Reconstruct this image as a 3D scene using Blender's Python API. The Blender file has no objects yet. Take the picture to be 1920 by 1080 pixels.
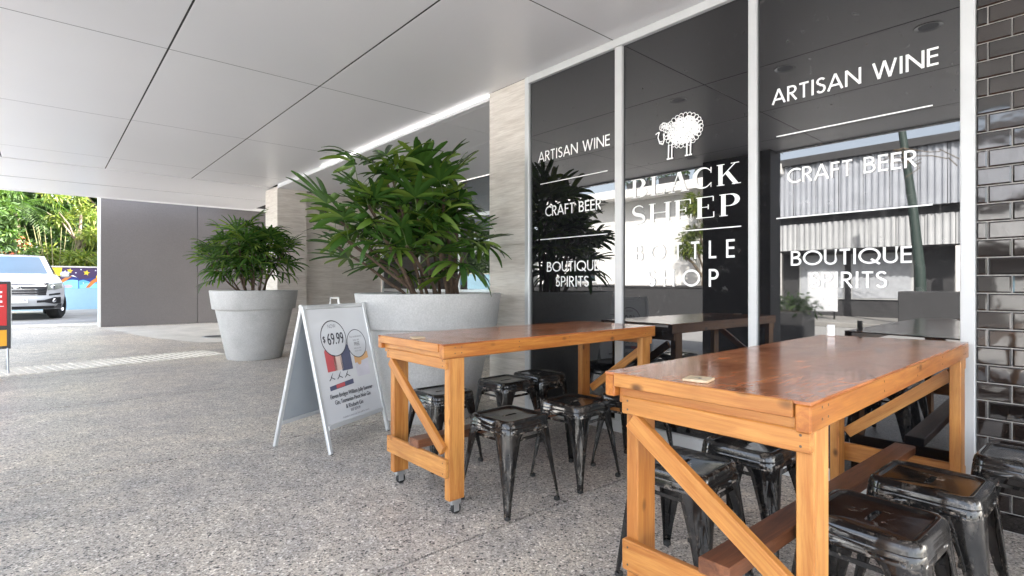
import bpy, bmesh, math, random
from mathutils import Vector, Matrix
import numpy as np
R = math.radians
PI = math.pi
scene = bpy.context.scene
COL = scene.collection

# ------------------------------------------------------------------ camera
YAW = 41.314
cam_d = bpy.data.cameras.new('camera')
cam = bpy.data.objects.new('camera', cam_d)
COL.objects.link(cam)
cam_d.sensor_width = 36.0
cam_d.lens = 998.08 / 1920 * 36
cam_d.shift_y = -6.75 / 1920
cam_d.clip_start = 0.05
cam_d.clip_end = 600
CH = 1.13
cam.location = (0, 0, CH)
cam.rotation_euler = (R(90), 0, R(-(90 - 48.686)))
scene.camera = cam

# ------------------------------------------------------------------ world, sun, exposure
SUN_SRC = Vector((0.62, -0.45, 0.66)).normalized()
world = bpy.data.worlds.new('World')
scene.world = world
world.use_nodes = True
wn = world.node_tree
wn.nodes.clear()
wo = wn.nodes.new('ShaderNodeOutputWorld')
wb = wn.nodes.new('ShaderNodeBackground')
ws = wn.nodes.new('ShaderNodeTexSky')
ws.sky_type = 'NISHITA'
ws.sun_disc = False
ws.sun_elevation = math.asin(SUN_SRC.z)
ws.sun_rotation = math.atan2(SUN_SRC.x, SUN_SRC.y)
ws.air_density = 1.0
ws.dust_density = 3.0
wb.inputs['Strength'].default_value = 0.15
whs = wn.nodes.new('ShaderNodeHueSaturation')          # a hazy, nearly white sky
whs.inputs['Saturation'].default_value = 0.5
wn.links.new(ws.outputs[0], whs.inputs['Color'])
wn.links.new(whs.outputs[0], wb.inputs['Color'])
wn.links.new(wb.outputs[0], wo.inputs['Surface'])
sun_d = bpy.data.lights.new('sun', 'SUN')
sun_d.energy = 5.0
sun_d.angle = R(0.53)
sun_d.color = (1.0, 0.95, 0.88)
sun = bpy.data.objects.new('sun', sun_d)
COL.objects.link(sun)
sun.location = (10, -8, 20)
sun.rotation_euler = (-SUN_SRC).to_track_quat('-Z', 'Y').to_euler()
scene.view_settings.view_transform = 'Standard'
scene.view_settings.look = 'None'
scene.view_settings.exposure = 3.42
scene.view_settings.gamma = 1.0
scene.view_settings.use_curve_mapping = False
scene.render.engine = 'CYCLES'
scene.cycles.max_bounces = 10
scene.cycles.diffuse_bounces = 6
scene.cycles.glossy_bounces = 5
scene.cycles.use_denoising = True
scene.cycles.sample_clamp_indirect = 8.0

rnd = random.Random(11)

# ------------------------------------------------------------------ material helpers
def newmat(name):
    m = bpy.data.materials.new(name)
    m.use_nodes = True
    return m, m.node_tree, m.node_tree.nodes['Principled BSDF']

def nd(nt, t, **kw):
    n = nt.nodes.new(t)
    for k, v in kw.items():
        if k.startswith('i_'):
            n.inputs[k[2:].replace('_', ' ')].default_value = v
        else:
            setattr(n, k, v)
    return n

def ramp(nt, stops, interp='LINEAR'):
    n = nt.nodes.new('ShaderNodeValToRGB')
    n.color_ramp.interpolation = interp
    e = n.color_ramp.elements
    while len(e) < len(stops):
        e.new(0.5)
    for k, (p, c) in enumerate(stops):
        e[k].position = p
        e[k].color = (c[0], c[1], c[2], 1)
    return n

def coords(nt, scale=(1, 1, 1), kind='Object', rand=False):
    tc = nt.nodes.new('ShaderNodeTexCoord')
    mp = nt.nodes.new('ShaderNodeMapping')
    mp.inputs['Scale'].default_value = scale
    nt.links.new(tc.outputs[kind], mp.inputs['Vector'])
    if rand:
        oi = nt.nodes.new('ShaderNodeObjectInfo')
        ml = nt.nodes.new('ShaderNodeMath')
        ml.operation = 'MULTIPLY'
        ml.inputs[1].default_value = 37.0
        nt.links.new(oi.outputs['Random'], ml.inputs[0])
        nt.links.new(ml.outputs[0], mp.inputs['Location'])
    return mp

def worldpos(nt, scale=(1, 1, 1)):
    g = nt.nodes.new('ShaderNodeNewGeometry')
    mp = nt.nodes.new('ShaderNodeMapping')
    mp.inputs['Scale'].default_value = scale
    nt.links.new(g.outputs['Position'], mp.inputs['Vector'])
    return mp

def noise(nt, vec, scale, detail=4, rough=0.55, dist=0.0):
    n = nt.nodes.new('ShaderNodeTexNoise')
    n.inputs['Scale'].default_value = scale
    n.inputs['Detail'].default_value = detail
    n.inputs['Roughness'].default_value = rough
    n.inputs['Distortion'].default_value = dist
    nt.links.new(vec.outputs[0], n.inputs['Vector'])
    return n

def mix(nt, fac, a, b, mode='MIX'):
    n = nt.nodes.new('ShaderNodeMix')
    n.data_type = 'RGBA'
    n.blend_type = mode
    for sock, v in ((n.inputs[0], fac), (n.inputs[6], a), (n.inputs[7], b)):
        if hasattr(v, 'links') or hasattr(v, 'is_linked'):
            nt.links.new(v, sock)
        elif isinstance(v, (int, float)):
            sock.default_value = v
        else:
            sock.default_value = (v[0], v[1], v[2], 1)
    return n.outputs[2]

def bump(nt, bs, height, strength=0.3, dist=0.01):
    b = nt.nodes.new('ShaderNodeBump')
    b.inputs['Strength'].default_value = strength
    b.inputs['Distance'].default_value = dist
    nt.links.new(height, b.inputs['Height'])
    nt.links.new(b.outputs[0], bs.inputs['Normal'])
    return b

def simple(name, col, rough=0.5, metal=0.0, var=0.12, vscale=6.0, spec=None, ior=None, bmp=0.0):
    """plain paint / plastic / metal with slight tonal wear"""
    m, nt, bs = newmat(name)
    mp = coords(nt)
    n = noise(nt, mp, vscale, 5)
    c0 = [max(0, c * (1 - var)) for c in col]
    c1 = [min(1, c * (1 + var)) for c in col]
    rp = ramp(nt, [(0.3, c0), (0.7, c1)])
    nt.links.new(n.outputs[0], rp.inputs[0])
    nt.links.new(rp.outputs[0], bs.inputs['Base Color'])
    rr = ramp(nt, [(0.3, (rough * .85,) * 3), (0.7, (min(1, rough * 1.15),) * 3)])
    nt.links.new(n.outputs[0], rr.inputs[0])
    nt.links.new(rr.outputs[0], bs.inputs['Roughness'])
    bs.inputs['Metallic'].default_value = metal
    if ior:
        bs.inputs['IOR'].default_value = ior
    if bmp:
        n2 = noise(nt, mp, vscale * 12, 3)
        bump(nt, bs, n2.outputs[0], bmp, 0.002)
    return m

def wood(name, c_dark, c_light, rough=0.35, grain=1.0, knots=True, top=False):
    m, nt, bs = newmat(name)
    mp = coords(nt, (1.3, 17 * grain, 17 * grain), rand=True)
    n1 = noise(nt, mp, 1.9, 7, 0.68, 0.8)
    mp2 = coords(nt, (1.2, 3.2, 3.2), rand=True)
    n2 = noise(nt, mp2, 2.2, 4, 0.55)
    rp = ramp(nt, [(0.34, c_dark), (0.50, [(a + b) / 2 for a, b in zip(c_dark, c_light)]), (0.62, c_light)])
    nt.links.new(n1.outputs[0], rp.inputs[0])
    r2 = ramp(nt, [(0.25, (0.62, 0.60, 0.56)), (0.75, (1.0, 1.0, 1.0))])
    nt.links.new(n2.outputs[0], r2.inputs[0])
    col = mix(nt, 1.0, rp.outputs[0], r2.outputs[0], 'MULTIPLY')
    oi = nt.nodes.new('ShaderNodeObjectInfo')
    rv = ramp(nt, [(0.0, (0.80, 0.74, 0.70)), (0.5, (1.0, 0.98, 0.95)), (1.0, (1.10, 1.18, 1.30))])
    nt.links.new(oi.outputs['Random'], rv.inputs[0])
    col = mix(nt, 1.0, col, rv.outputs[0], 'MULTIPLY')
    fn = noise(nt, coords(nt, (3, 60, 60), rand=True), 3.0, 4, 0.7)
    fr_ = ramp(nt, [(0.35, (0.90, 0.87, 0.84)), (0.6, (1.03,) * 3)])
    nt.links.new(fn.outputs[0], fr_.inputs[0])
    col = mix(nt, 1.0, col, fr_.outputs[0], 'MULTIPLY')
    if knots:
        mp3 = coords(nt, (11.0, 20.0, 20.0), rand=True)
        vo = nt.nodes.new('ShaderNodeTexVoronoi')
        vo.inputs['Scale'].default_value = 0.85
        vo.inputs['Randomness'].default_value = 1.0
        nt.links.new(mp3.outputs[0], vo.inputs['Vector'])
        kr = ramp(nt, [(0.0, (1, 1, 1)), (0.09, (0.9,) * 3), (0.16, (0.55,) * 3), (0.26, (0.0,) * 3)])
        nt.links.new(vo.outputs['Distance'], kr.inputs[0])
        # only some cells carry a knot
        sp = nt.nodes.new('ShaderNodeSeparateColor')
        nt.links.new(vo.outputs['Color'], sp.inputs[0])
        gt = nd(nt, 'ShaderNodeMath', operation='GREATER_THAN')
        gt.inputs[1].default_value = 0.70
        nt.links.new(sp.outputs[0], gt.inputs[0])
        ml = nd(nt, 'ShaderNodeMath', operation='MULTIPLY')
        nt.links.new(gt.outputs[0], ml.inputs[0])
        nt.links.new(kr.outputs[0], ml.inputs[1])
        col = mix(nt, ml.outputs[0], col, [c * 0.22 for c in c_dark])
    if top:
        mp4 = coords(nt, (1.0, 1.0, 1.0), rand=True)
        n4 = noise(nt, mp4, 5.0, 7, 0.65, 0.8)
        r4 = ramp(nt, [(0.30, (0.45, 0.40, 0.40)), (0.46, (0.92, 0.90, 0.90)), (0.75, (1.12, 1.08, 1.05))])
        nt.links.new(n4.outputs[0], r4.inputs[0])
        col = mix(nt, 1.0, col, r4.outputs[0], 'MULTIPLY')
        rr = ramp(nt, [(0.3, (rough * .7,) * 3), (0.7, (rough * 1.5,) * 3)])
        nt.links.new(n4.outputs[0], rr.inputs[0])
        nt.links.new(rr.outputs[0], bs.inputs['Roughness'])
    else:
        bs.inputs['Roughness'].default_value = rough
    nt.links.new(col, bs.inputs['Base Color'])
    bump(nt, bs, n1.outputs[0], 0.12, 0.003)
    return m

M = {}
M['pine'] = wood('stained_pine', (0.46, 0.165, 0.036), (0.66, 0.315, 0.085), 0.36)
M['pine_edge'] = wood('red_stained_pine', (0.36, 0.105, 0.019), (0.57, 0.225, 0.046), 0.28)
M['tabletop'] = wood('varnished_tabletop', (0.35, 0.108, 0.040), (0.56, 0.215, 0.082), 0.14, 0.6, False, True)
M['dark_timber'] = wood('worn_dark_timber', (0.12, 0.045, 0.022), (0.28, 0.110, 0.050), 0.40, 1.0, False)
M['pale_ply'] = wood('pale_plywood', (0.55, 0.40, 0.24), (0.70, 0.55, 0.36), 0.5, 1.0, False)

def aggregate():
    m, nt, bs = newmat('exposed_aggregate')
    wp = worldpos(nt, (1, 1, 1))
    wp.inputs['Rotation'].default_value = (0.4, 0.3, 0.65)
    dn = noise(nt, wp, 60, 2)
    sub = nd(nt, 'ShaderNodeVectorMath', operation='SCALE')
    sub.inputs['Scale'].default_value = 0.012
    nt.links.new(dn.outputs['Color'], sub.inputs[0])
    ad = nd(nt, 'ShaderNodeVectorMath', operation='ADD')
    nt.links.new(wp.outputs[0], ad.inputs[0]); nt.links.new(sub.outputs[0], ad.inputs[1])
    def layer(scale):
        v = nt.nodes.new('ShaderNodeTexVoronoi')
        v.inputs['Scale'].default_value = scale
        nt.links.new(ad.outputs[0], v.inputs['Vector'])
        sp = nt.nodes.new('ShaderNodeSeparateColor')
        nt.links.new(v.outputs['Color'], sp.inputs[0])
        rp = ramp(nt, [(0.0, (0.050, 0.047, 0.045)), (0.13, (0.20, 0.182, 0.168)), (0.28, (0.39, 0.352, 0.312)),
                       (0.48, (0.50, 0.455, 0.405)), (0.70, (0.60, 0.55, 0.49)), (0.87, (0.80, 0.77, 0.72))], 'CONSTANT')
        nt.links.new(sp.outputs[0], rp.inputs[0])
        return v, sp, rp
    v, sp, rp = layer(88.0)
    v2, sp2, rp2 = layer(165.0)
    # the larger stones lie in a bed of finer ones
    big_ = nd(nt, 'ShaderNodeMath', operation='LESS_THAN'); big_.inputs[1].default_value = 0.58
    nt.links.new(sp.outputs[1], big_.inputs[0])
    er = nd(nt, 'ShaderNodeMath', operation='LESS_THAN'); er.inputs[1].default_value = 0.55
    nt.links.new(v.outputs['Distance'], er.inputs[0])
    ml = nd(nt, 'ShaderNodeMath', operation='MULTIPLY')
    nt.links.new(big_.outputs[0], ml.inputs[0]); nt.links.new(er.outputs[0], ml.inputs[1])
    col = mix(nt, ml.outputs[0], mix(nt, 0.35, rp2.outputs[0], (0.44, 0.405, 0.36)), rp.outputs[0])
    big = noise(nt, worldpos(nt, (0.40, 0.75, 1)), 0.85, 5, 0.6, 0.4)
    br = ramp(nt, [(0.30, (0.76, 0.755, 0.77)), (0.45, (0.98, 0.96, 0.95)), (0.60, (1.16, 1.11, 1.04)), (0.74, (1.34, 1.25, 1.12))])
    nt.links.new(big.outputs[0], br.inputs[0])
    col = mix(nt, 1.0, col, br.outputs[0], 'MULTIPLY')
    fine = noise(nt, wp, 6.0, 6, 0.62)
    fr = ramp(nt, [(0.30, (0.76, 0.77, 0.80)), (0.7, (1.13, 1.12, 1.09))])
    nt.links.new(fine.outputs[0], fr.inputs[0])
    col = mix(nt, 1.0, col, fr.outputs[0], 'MULTIPLY')
    # scattered old gum and drip spots
    gs = nt.nodes.new('ShaderNodeTexVoronoi'); gs.inputs['Scale'].default_value = 2.6
    nt.links.new(wp.outputs[0], gs.inputs['Vector'])
    gr = ramp(nt, [(0.035, (0.62, 0.62, 0.62)), (0.06, (1, 1, 1))])
    nt.links.new(gs.outputs['Distance'], gr.inputs[0])
    col = mix(nt, 1.0, col, gr.outputs[0], 'MULTIPLY')
    nt.links.new(col, bs.inputs['Base Color'])
    bs.inputs['Roughness'].default_value = 0.45
    bump(nt, bs, v.outputs['Distance'], 0.3, 0.004)
    return m
M['aggregate'] = aggregate()

def concrete(name, col, scale=3.0, rough=0.8, bmp=0.15, contrast=0.18):
    m, nt, bs = newmat(name)
    wp = worldpos(nt)
    n = noise(nt, wp, scale, 7, 0.65)
    rp = ramp(nt, [(0.28, [c * (1 - contrast) for c in col]), (0.72, [min(1, c * (1 + contrast)) for c in col])])
    nt.links.new(n.outputs[0], rp.inputs[0])
    n2 = noise(nt, wp, 90, 3)
    r2 = ramp(nt, [(0.3, (0.85,) * 3), (0.7, (1.1,) * 3)])
    nt.links.new(n2.outputs[0], r2.inputs[0])
    nt.links.new(mix(nt, 1.0, rp.outputs[0], r2.outputs[0], 'MULTIPLY'), bs.inputs['Base Color'])
    bs.inputs['Roughness'].default_value = rough
    bump(nt, bs, n2.outputs[0], bmp, 0.003)
    return m
M['pale_concrete'] = concrete('pale_concrete', (0.50, 0.475, 0.43), 2.0)
M['sun_ribs'] = concrete('painted_sunlight_ribs', (0.62, 0.575, 0.50), 3.0)  # pale warm colour stands in for sunlight on the paving
M['asphalt'] = concrete('road_concrete', (0.34, 0.335, 0.325), 1.5, 0.85, 0.3)
M['driveway'] = concrete('grey_driveway', (0.25, 0.243, 0.23), 1.2, 0.8, 0.3, 0.25)
M['grey_wall'] = concrete('grey_render', (0.105, 0.098, 0.100), 1.0, 0.6, 0.05, 0.06)
M['soffit_back'] = simple('black_joint_backing', (0.012, 0.012, 0.012), 0.9)  # plain black of the joint strips and the deck backing
M['white_render'] = concrete('white_render', (0.82, 0.81, 0.79), 1.2, 0.7, 0.05, 0.06)
M['dark_render'] = concrete('charcoal_render', (0.05, 0.05, 0.052), 1.2, 0.6, 0.05, 0.1)
M['pot'] = concrete('speckled_grey_pot', (0.47, 0.47, 0.462), 3.5, 0.7, 0.2, 0.13)
M['soil'] = concrete('soil', (0.05, 0.035, 0.022), 20, 0.95, 0.6, 0.4)
M['pale_blue'] = concrete('pale_blue_paint', (0.27, 0.44, 0.54), 1.5, 0.6, 0.05, 0.08)
m, nt, bs = newmat('white_ceiling_panel')
_n = noise(nt, worldpos(nt, (1, 1, 1)), 0.8, 3, 0.5)
_r = ramp(nt, [(0.0, (0.685, 0.685, 0.70)), (1.0, (0.73, 0.73, 0.742))])
nt.links.new(_n.outputs[0], _r.inputs[0])
nt.links.new(_r.outputs[0], bs.inputs['Base Color'])
bs.inputs['Roughness'].default_value = 0.33
M['ceiling'] = m
M['joint_grey'] = simple('grey_joint_sealant', (0.06, 0.06, 0.062), 0.8)
M['alu'] = simple('silver_aluminium', (0.62, 0.635, 0.64), 0.32, 0.35, 0.05, 3)
M['alu_white'] = simple('satin_white_aluminium', (0.55, 0.56, 0.56), 0.35, 0.0, 0.05, 3)
M['steel'] = simple('galvanised_steel', (0.45, 0.46, 0.47), 0.35, 0.8, 0.12, 12)
M['rusty'] = simple('dull_screw', (0.10, 0.075, 0.055), 0.5, 0.4)
M['rubber'] = simple('black_rubber', (0.02, 0.02, 0.02), 0.7)
M['vinyl'] = simple('white_vinyl', (0.86, 0.86, 0.85), 0.5, 0.0, 0.02)
M['print_white'] = simple('white_poster_paper', (0.66, 0.675, 0.70), 0.35, 0.0, 0.02)
M['print_dark'] = simple('dark_print', (0.035, 0.035, 0.05), 0.45)
M['print_grey'] = simple('grey_print', (0.22, 0.22, 0.25), 0.45)
M['print_red'] = simple('red_print', (0.55, 0.10, 0.11), 0.4)
M['print_pink'] = simple('blush_print', (0.72, 0.55, 0.48), 0.4)
M['print_navy'] = simple('navy_print', (0.09, 0.10, 0.17), 0.4)
M['print_orange'] = simple('orange_print', (0.70, 0.42, 0.20), 0.4)
M['print_lilac'] = simple('lilac_print', (0.62, 0.61, 0.68), 0.4)
M['sign_grey'] = simple('grey_backing_sheet', (0.33, 0.36, 0.39), 0.5, 0, 0.05)
M['sign_red'] = simple('red_sign_face', (0.50, 0.008, 0.012), 0.4, 0, 0.04)
M['sign_yellow'] = simple('yellow_sign_face', (0.70, 0.33, 0.01), 0.4, 0, 0.04)
M['black_frame'] = simple('black_frame', (0.02, 0.02, 0.022), 0.4)

def stone():
    m, nt, bs = newmat('vein_cut_travertine')
    wp = worldpos(nt, (0.9, 0.9, 9.0))
    n = noise(nt, wp, 2.2, 8, 0.62, 0.5)
    rp = ramp(nt, [(0.22, (0.53, 0.475, 0.42)), (0.42, (0.63, 0.58, 0.525)), (0.56, (0.70, 0.655, 0.60)), (0.78, (0.75, 0.715, 0.67))])
    nt.links.new(n.outputs[0], rp.inputs[0])
    n2 = noise(nt, worldpos(nt, (3, 3, 60)), 2.0, 4, 0.6, 0.3)
    r2 = ramp(nt, [(0.35, (0.86, 0.85, 0.84)), (0.6, (1.04,) * 3)])
    nt.links.new(n2.outputs[0], r2.inputs[0])
    nt.links.new(mix(nt, 1.0, rp.outputs[0], r2.outputs[0], 'MULTIPLY'), bs.inputs['Base Color'])
    bs.inputs['Roughness'].default_value = 0.42
    return m
M['stone'] = stone()

def dark_glass():
    m, nt, bs = newmat('black_backed_glass')
    bs.inputs['Base Color'].default_value = (0.010, 0.010, 0.011, 1)
    bs.inputs['IOR'].default_value = 1.85
    n = noise(nt, coords(nt, (1, 1, 1)), 2.5, 8, 0.7)
    rr = ramp(nt, [(0.45, (0.0,) * 3), (0.8, (0.06,) * 3)])
    nt.links.new(n.outputs[0], rr.inputs[0])
    nt.links.new(rr.outputs[0], bs.inputs['Roughness'])
    # thin dusty film and wipe marks
    n3 = noise(nt, coords(nt, (1, 1, 1)), 14, 8, 0.75, 1.0)
    r3 = ramp(nt, [(0.54, (0.009, 0.009, 0.010)), (0.62, (0.020, 0.020, 0.020)), (0.76, (0.075, 0.075, 0.075))])
    nt.links.new(n3.outputs[0], r3.inputs[0])
    nt.links.new(r3.outputs[0], bs.inputs['Base Color'])
    return m
M['glass'] = dark_glass()

def tile_mat():
    m, nt, bs = newmat('dark_brown_glazed_tile')
    oi = nt.nodes.new('ShaderNodeObjectInfo')
    rp = ramp(nt, [(0.0, (0.010, 0.008, 0.0075)), (1.0, (0.022, 0.016, 0.014))])
    nt.links.new(oi.outputs['Random'], rp.inputs[0])
    nt.links.new(rp.outputs[0], bs.inputs['Base Color'])
    bs.inputs['Roughness'].default_value = 0.05
    bs.inputs['IOR'].default_value = 1.65
    n = noise(nt, coords(nt, (1, 1, 1), rand=True), 9, 2)
    bump(nt, bs, n.outputs[0], 0.06, 0.01)
    return m
M['tile'] = tile_mat()
M['grout'] = concrete('grey_grout', (0.50, 0.48, 0.46), 8, 0.9)

def stool_mat():
    m, nt, bs = newmat('scuffed_black_enamel')
    mp = coords(nt, (1, 1, 1), rand=True)
    n = noise(nt, mp, 34, 9, 0.78, 0.3)
    rp = ramp(nt, [(0.0, (0.007, 0.007, 0.008)), (0.64, (0.010, 0.010, 0.010)), (0.69, (0.07, 0.062, 0.055)), (0.76, (0.30, 0.26, 0.22))])
    nt.links.new(n.outputs[0], rp.inputs[0])
    # vertical scratches
    mp2 = coords(nt, (60, 60, 4), rand=True)
    n2 = noise(nt, mp2, 2.5, 6, 0.75)
    r2 = ramp(nt, [(0.645, (0, 0, 0)), (0.74, (0.10, 0.095, 0.09))])
    nt.links.new(n2.outputs[0], r2.inputs[0])
    # paint rubbed off along the folded edges
    g = nt.nodes.new('ShaderNodeNewGeometry')
    pr_ = ramp(nt, [(0.52, (0, 0, 0)), (0.60, (1, 1, 1))])
    nt.links.new(g.outputs['Pointiness'], pr_.inputs[0])
    n6 = noise(nt, mp, 24, 7, 0.75)
    r6 = ramp(nt, [(0.54, (0, 0, 0)), (0.64, (0.32, 0.27, 0.22))])
    nt.links.new(n6.outputs[0], r6.inputs[0])
    wear = mix(nt, 1.0, pr_.outputs[0], r6.outputs[0], 'MULTIPLY')
    # a little dust on the flat pan
    dn = noise(nt, mp, 7, 6, 0.65)
    r5 = ramp(nt, [(0.42, (0, 0, 0)), (0.72, (0.018, 0.014, 0.011))])
    nt.links.new(dn.outputs[0], r5.inputs[0])
    c1 = mix(nt, 1.0, rp.outputs[0], r2.outputs[0], 'ADD')
    c1 = mix(nt, 1.0, c1, wear, 'ADD')
    nt.links.new(mix(nt, 1.0, c1, r5.outputs[0], 'ADD'), bs.inputs['Base Color'])
    rr = ramp(nt, [(0.35, (0.05,) * 3), (0.75, (0.19,) * 3)])
    nt.links.new(dn.outputs[0], rr.inputs[0])
    nt.links.new(rr.outputs[0], bs.inputs['Roughness'])
    bs.inputs['IOR'].default_value = 1.5
    n4 = noise(nt, mp, 20, 2)
    bump(nt, bs, n4.outputs[0], 0.05, 0.004)
    return m
M['enamel'] = stool_mat()

def leaf(name, stops, tip=None, rough=0.35, trans=0.25, spec_ior=1.45):
    m, nt, bs = newmat(name)
    g = nt.nodes.new('ShaderNodeNewGeometry')
    rp = ramp(nt, stops)
    nt.links.new(g.outputs['Random Per Island'], rp.inputs[0])
    col = rp.outputs[0]
    if tip:
        at = nt.nodes.new('ShaderNodeAttribute')
        at.attribute_name = 'along'
        n = noise(nt, coords(nt, rand=True), 9, 3)
        ad = nd(nt, 'ShaderNodeMath', operation='MULTIPLY_ADD')
        ad.inputs[1].default_value = 0.5
        nt.links.new(n.outputs[0], ad.inputs[0])
        nt.links.new(at.outputs['Fac'], ad.inputs[2])
        tr = ramp(nt, [(0.0, (0, 0, 0)), (0.95, (0, 0, 0)), (1.0, (1, 1, 1))])
        sc = nd(nt, 'ShaderNodeMath', operation='MULTIPLY')
        sc.inputs[1].default_value = 0.745
        nt.links.new(ad.outputs[0], sc.inputs[0])
        nt.links.new(sc.outputs[0], tr.inputs[0])
        col = mix(nt, tr.outputs[0], col, tip)
    nt.links.new(col, bs.inputs['Base Color'])
    bs.inputs['Roughness'].default_value = rough
    bs.inputs['IOR'].default_value = spec_ior
    tb = nt.nodes.new('ShaderNodeBsdfTranslucent')
    tcol = mix(nt, 1.0, col, (1.5, 1.7, 0.6), 'MULTIPLY')
    nt.links.new(tcol, tb.inputs['Color'])
    mx = nt.nodes.new('ShaderNodeMixShader')
    mx.inputs[0].default_value = trans
    out = nt.nodes['Material Output']
    nt.links.new(bs.outputs[0], mx.inputs[1])
    nt.links.new(tb.outputs[0], mx.inputs[2])
    nt.links.new(mx.outputs[0], out.inputs['Surface'])
    return m
M['rhapis'] = leaf('lady_palm_leaf', [(0.0, (0.026, 0.066, 0.016)), (0.5, (0.048, 0.112, 0.022)), (0.85, (0.085, 0.160, 0.028)), (1.0, (0.13, 0.19, 0.032))], (0.34, 0.22, 0.09), 0.25, 0.20)
M['cane'] = concrete('fibrous_cane', (0.085, 0.055, 0.036), 30, 0.9, 0.6, 0.45)
M['petiole'] = simple('green_petiole', (0.09, 0.15, 0.035), 0.5)
M['tree_leaf_dark'] = leaf('dark_tree_leaf', [(0.0, (0.014, 0.034, 0.008)), (0.6, (0.028, 0.062, 0.012)), (1.0, (0.055, 0.10, 0.02))], None, 0.62, 0.3)
M['tree_leaf_mid'] = leaf('mid_tree_leaf', [(0.0, (0.026, 0.06, 0.010)), (0.6, (0.045, 0.095, 0.014)), (1.0, (0.08, 0.13, 0.02))], None, 0.62, 0.35)
M['tree_leaf_lime'] = leaf('lime_leaf', [(0.0, (0.06, 0.10, 0.012)), (0.6, (0.12, 0.16, 0.02)), (1.0, (0.19, 0.20, 0.04))], None, 0.62, 0.35)
M['red_bract'] = leaf('red_bract', [(0.0, (0.30, 0.05, 0.025)), (1.0, (0.45, 0.13, 0.07))], None, 0.5, 0.2)
M['bark'] = concrete('bark', (0.15, 0.115, 0.08), 12, 0.9, 0.6, 0.4)
M['bamboo'] = concrete('bamboo_cane', (0.15, 0.14, 0.06), 6, 0.6, 0.2, 0.3)

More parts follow.
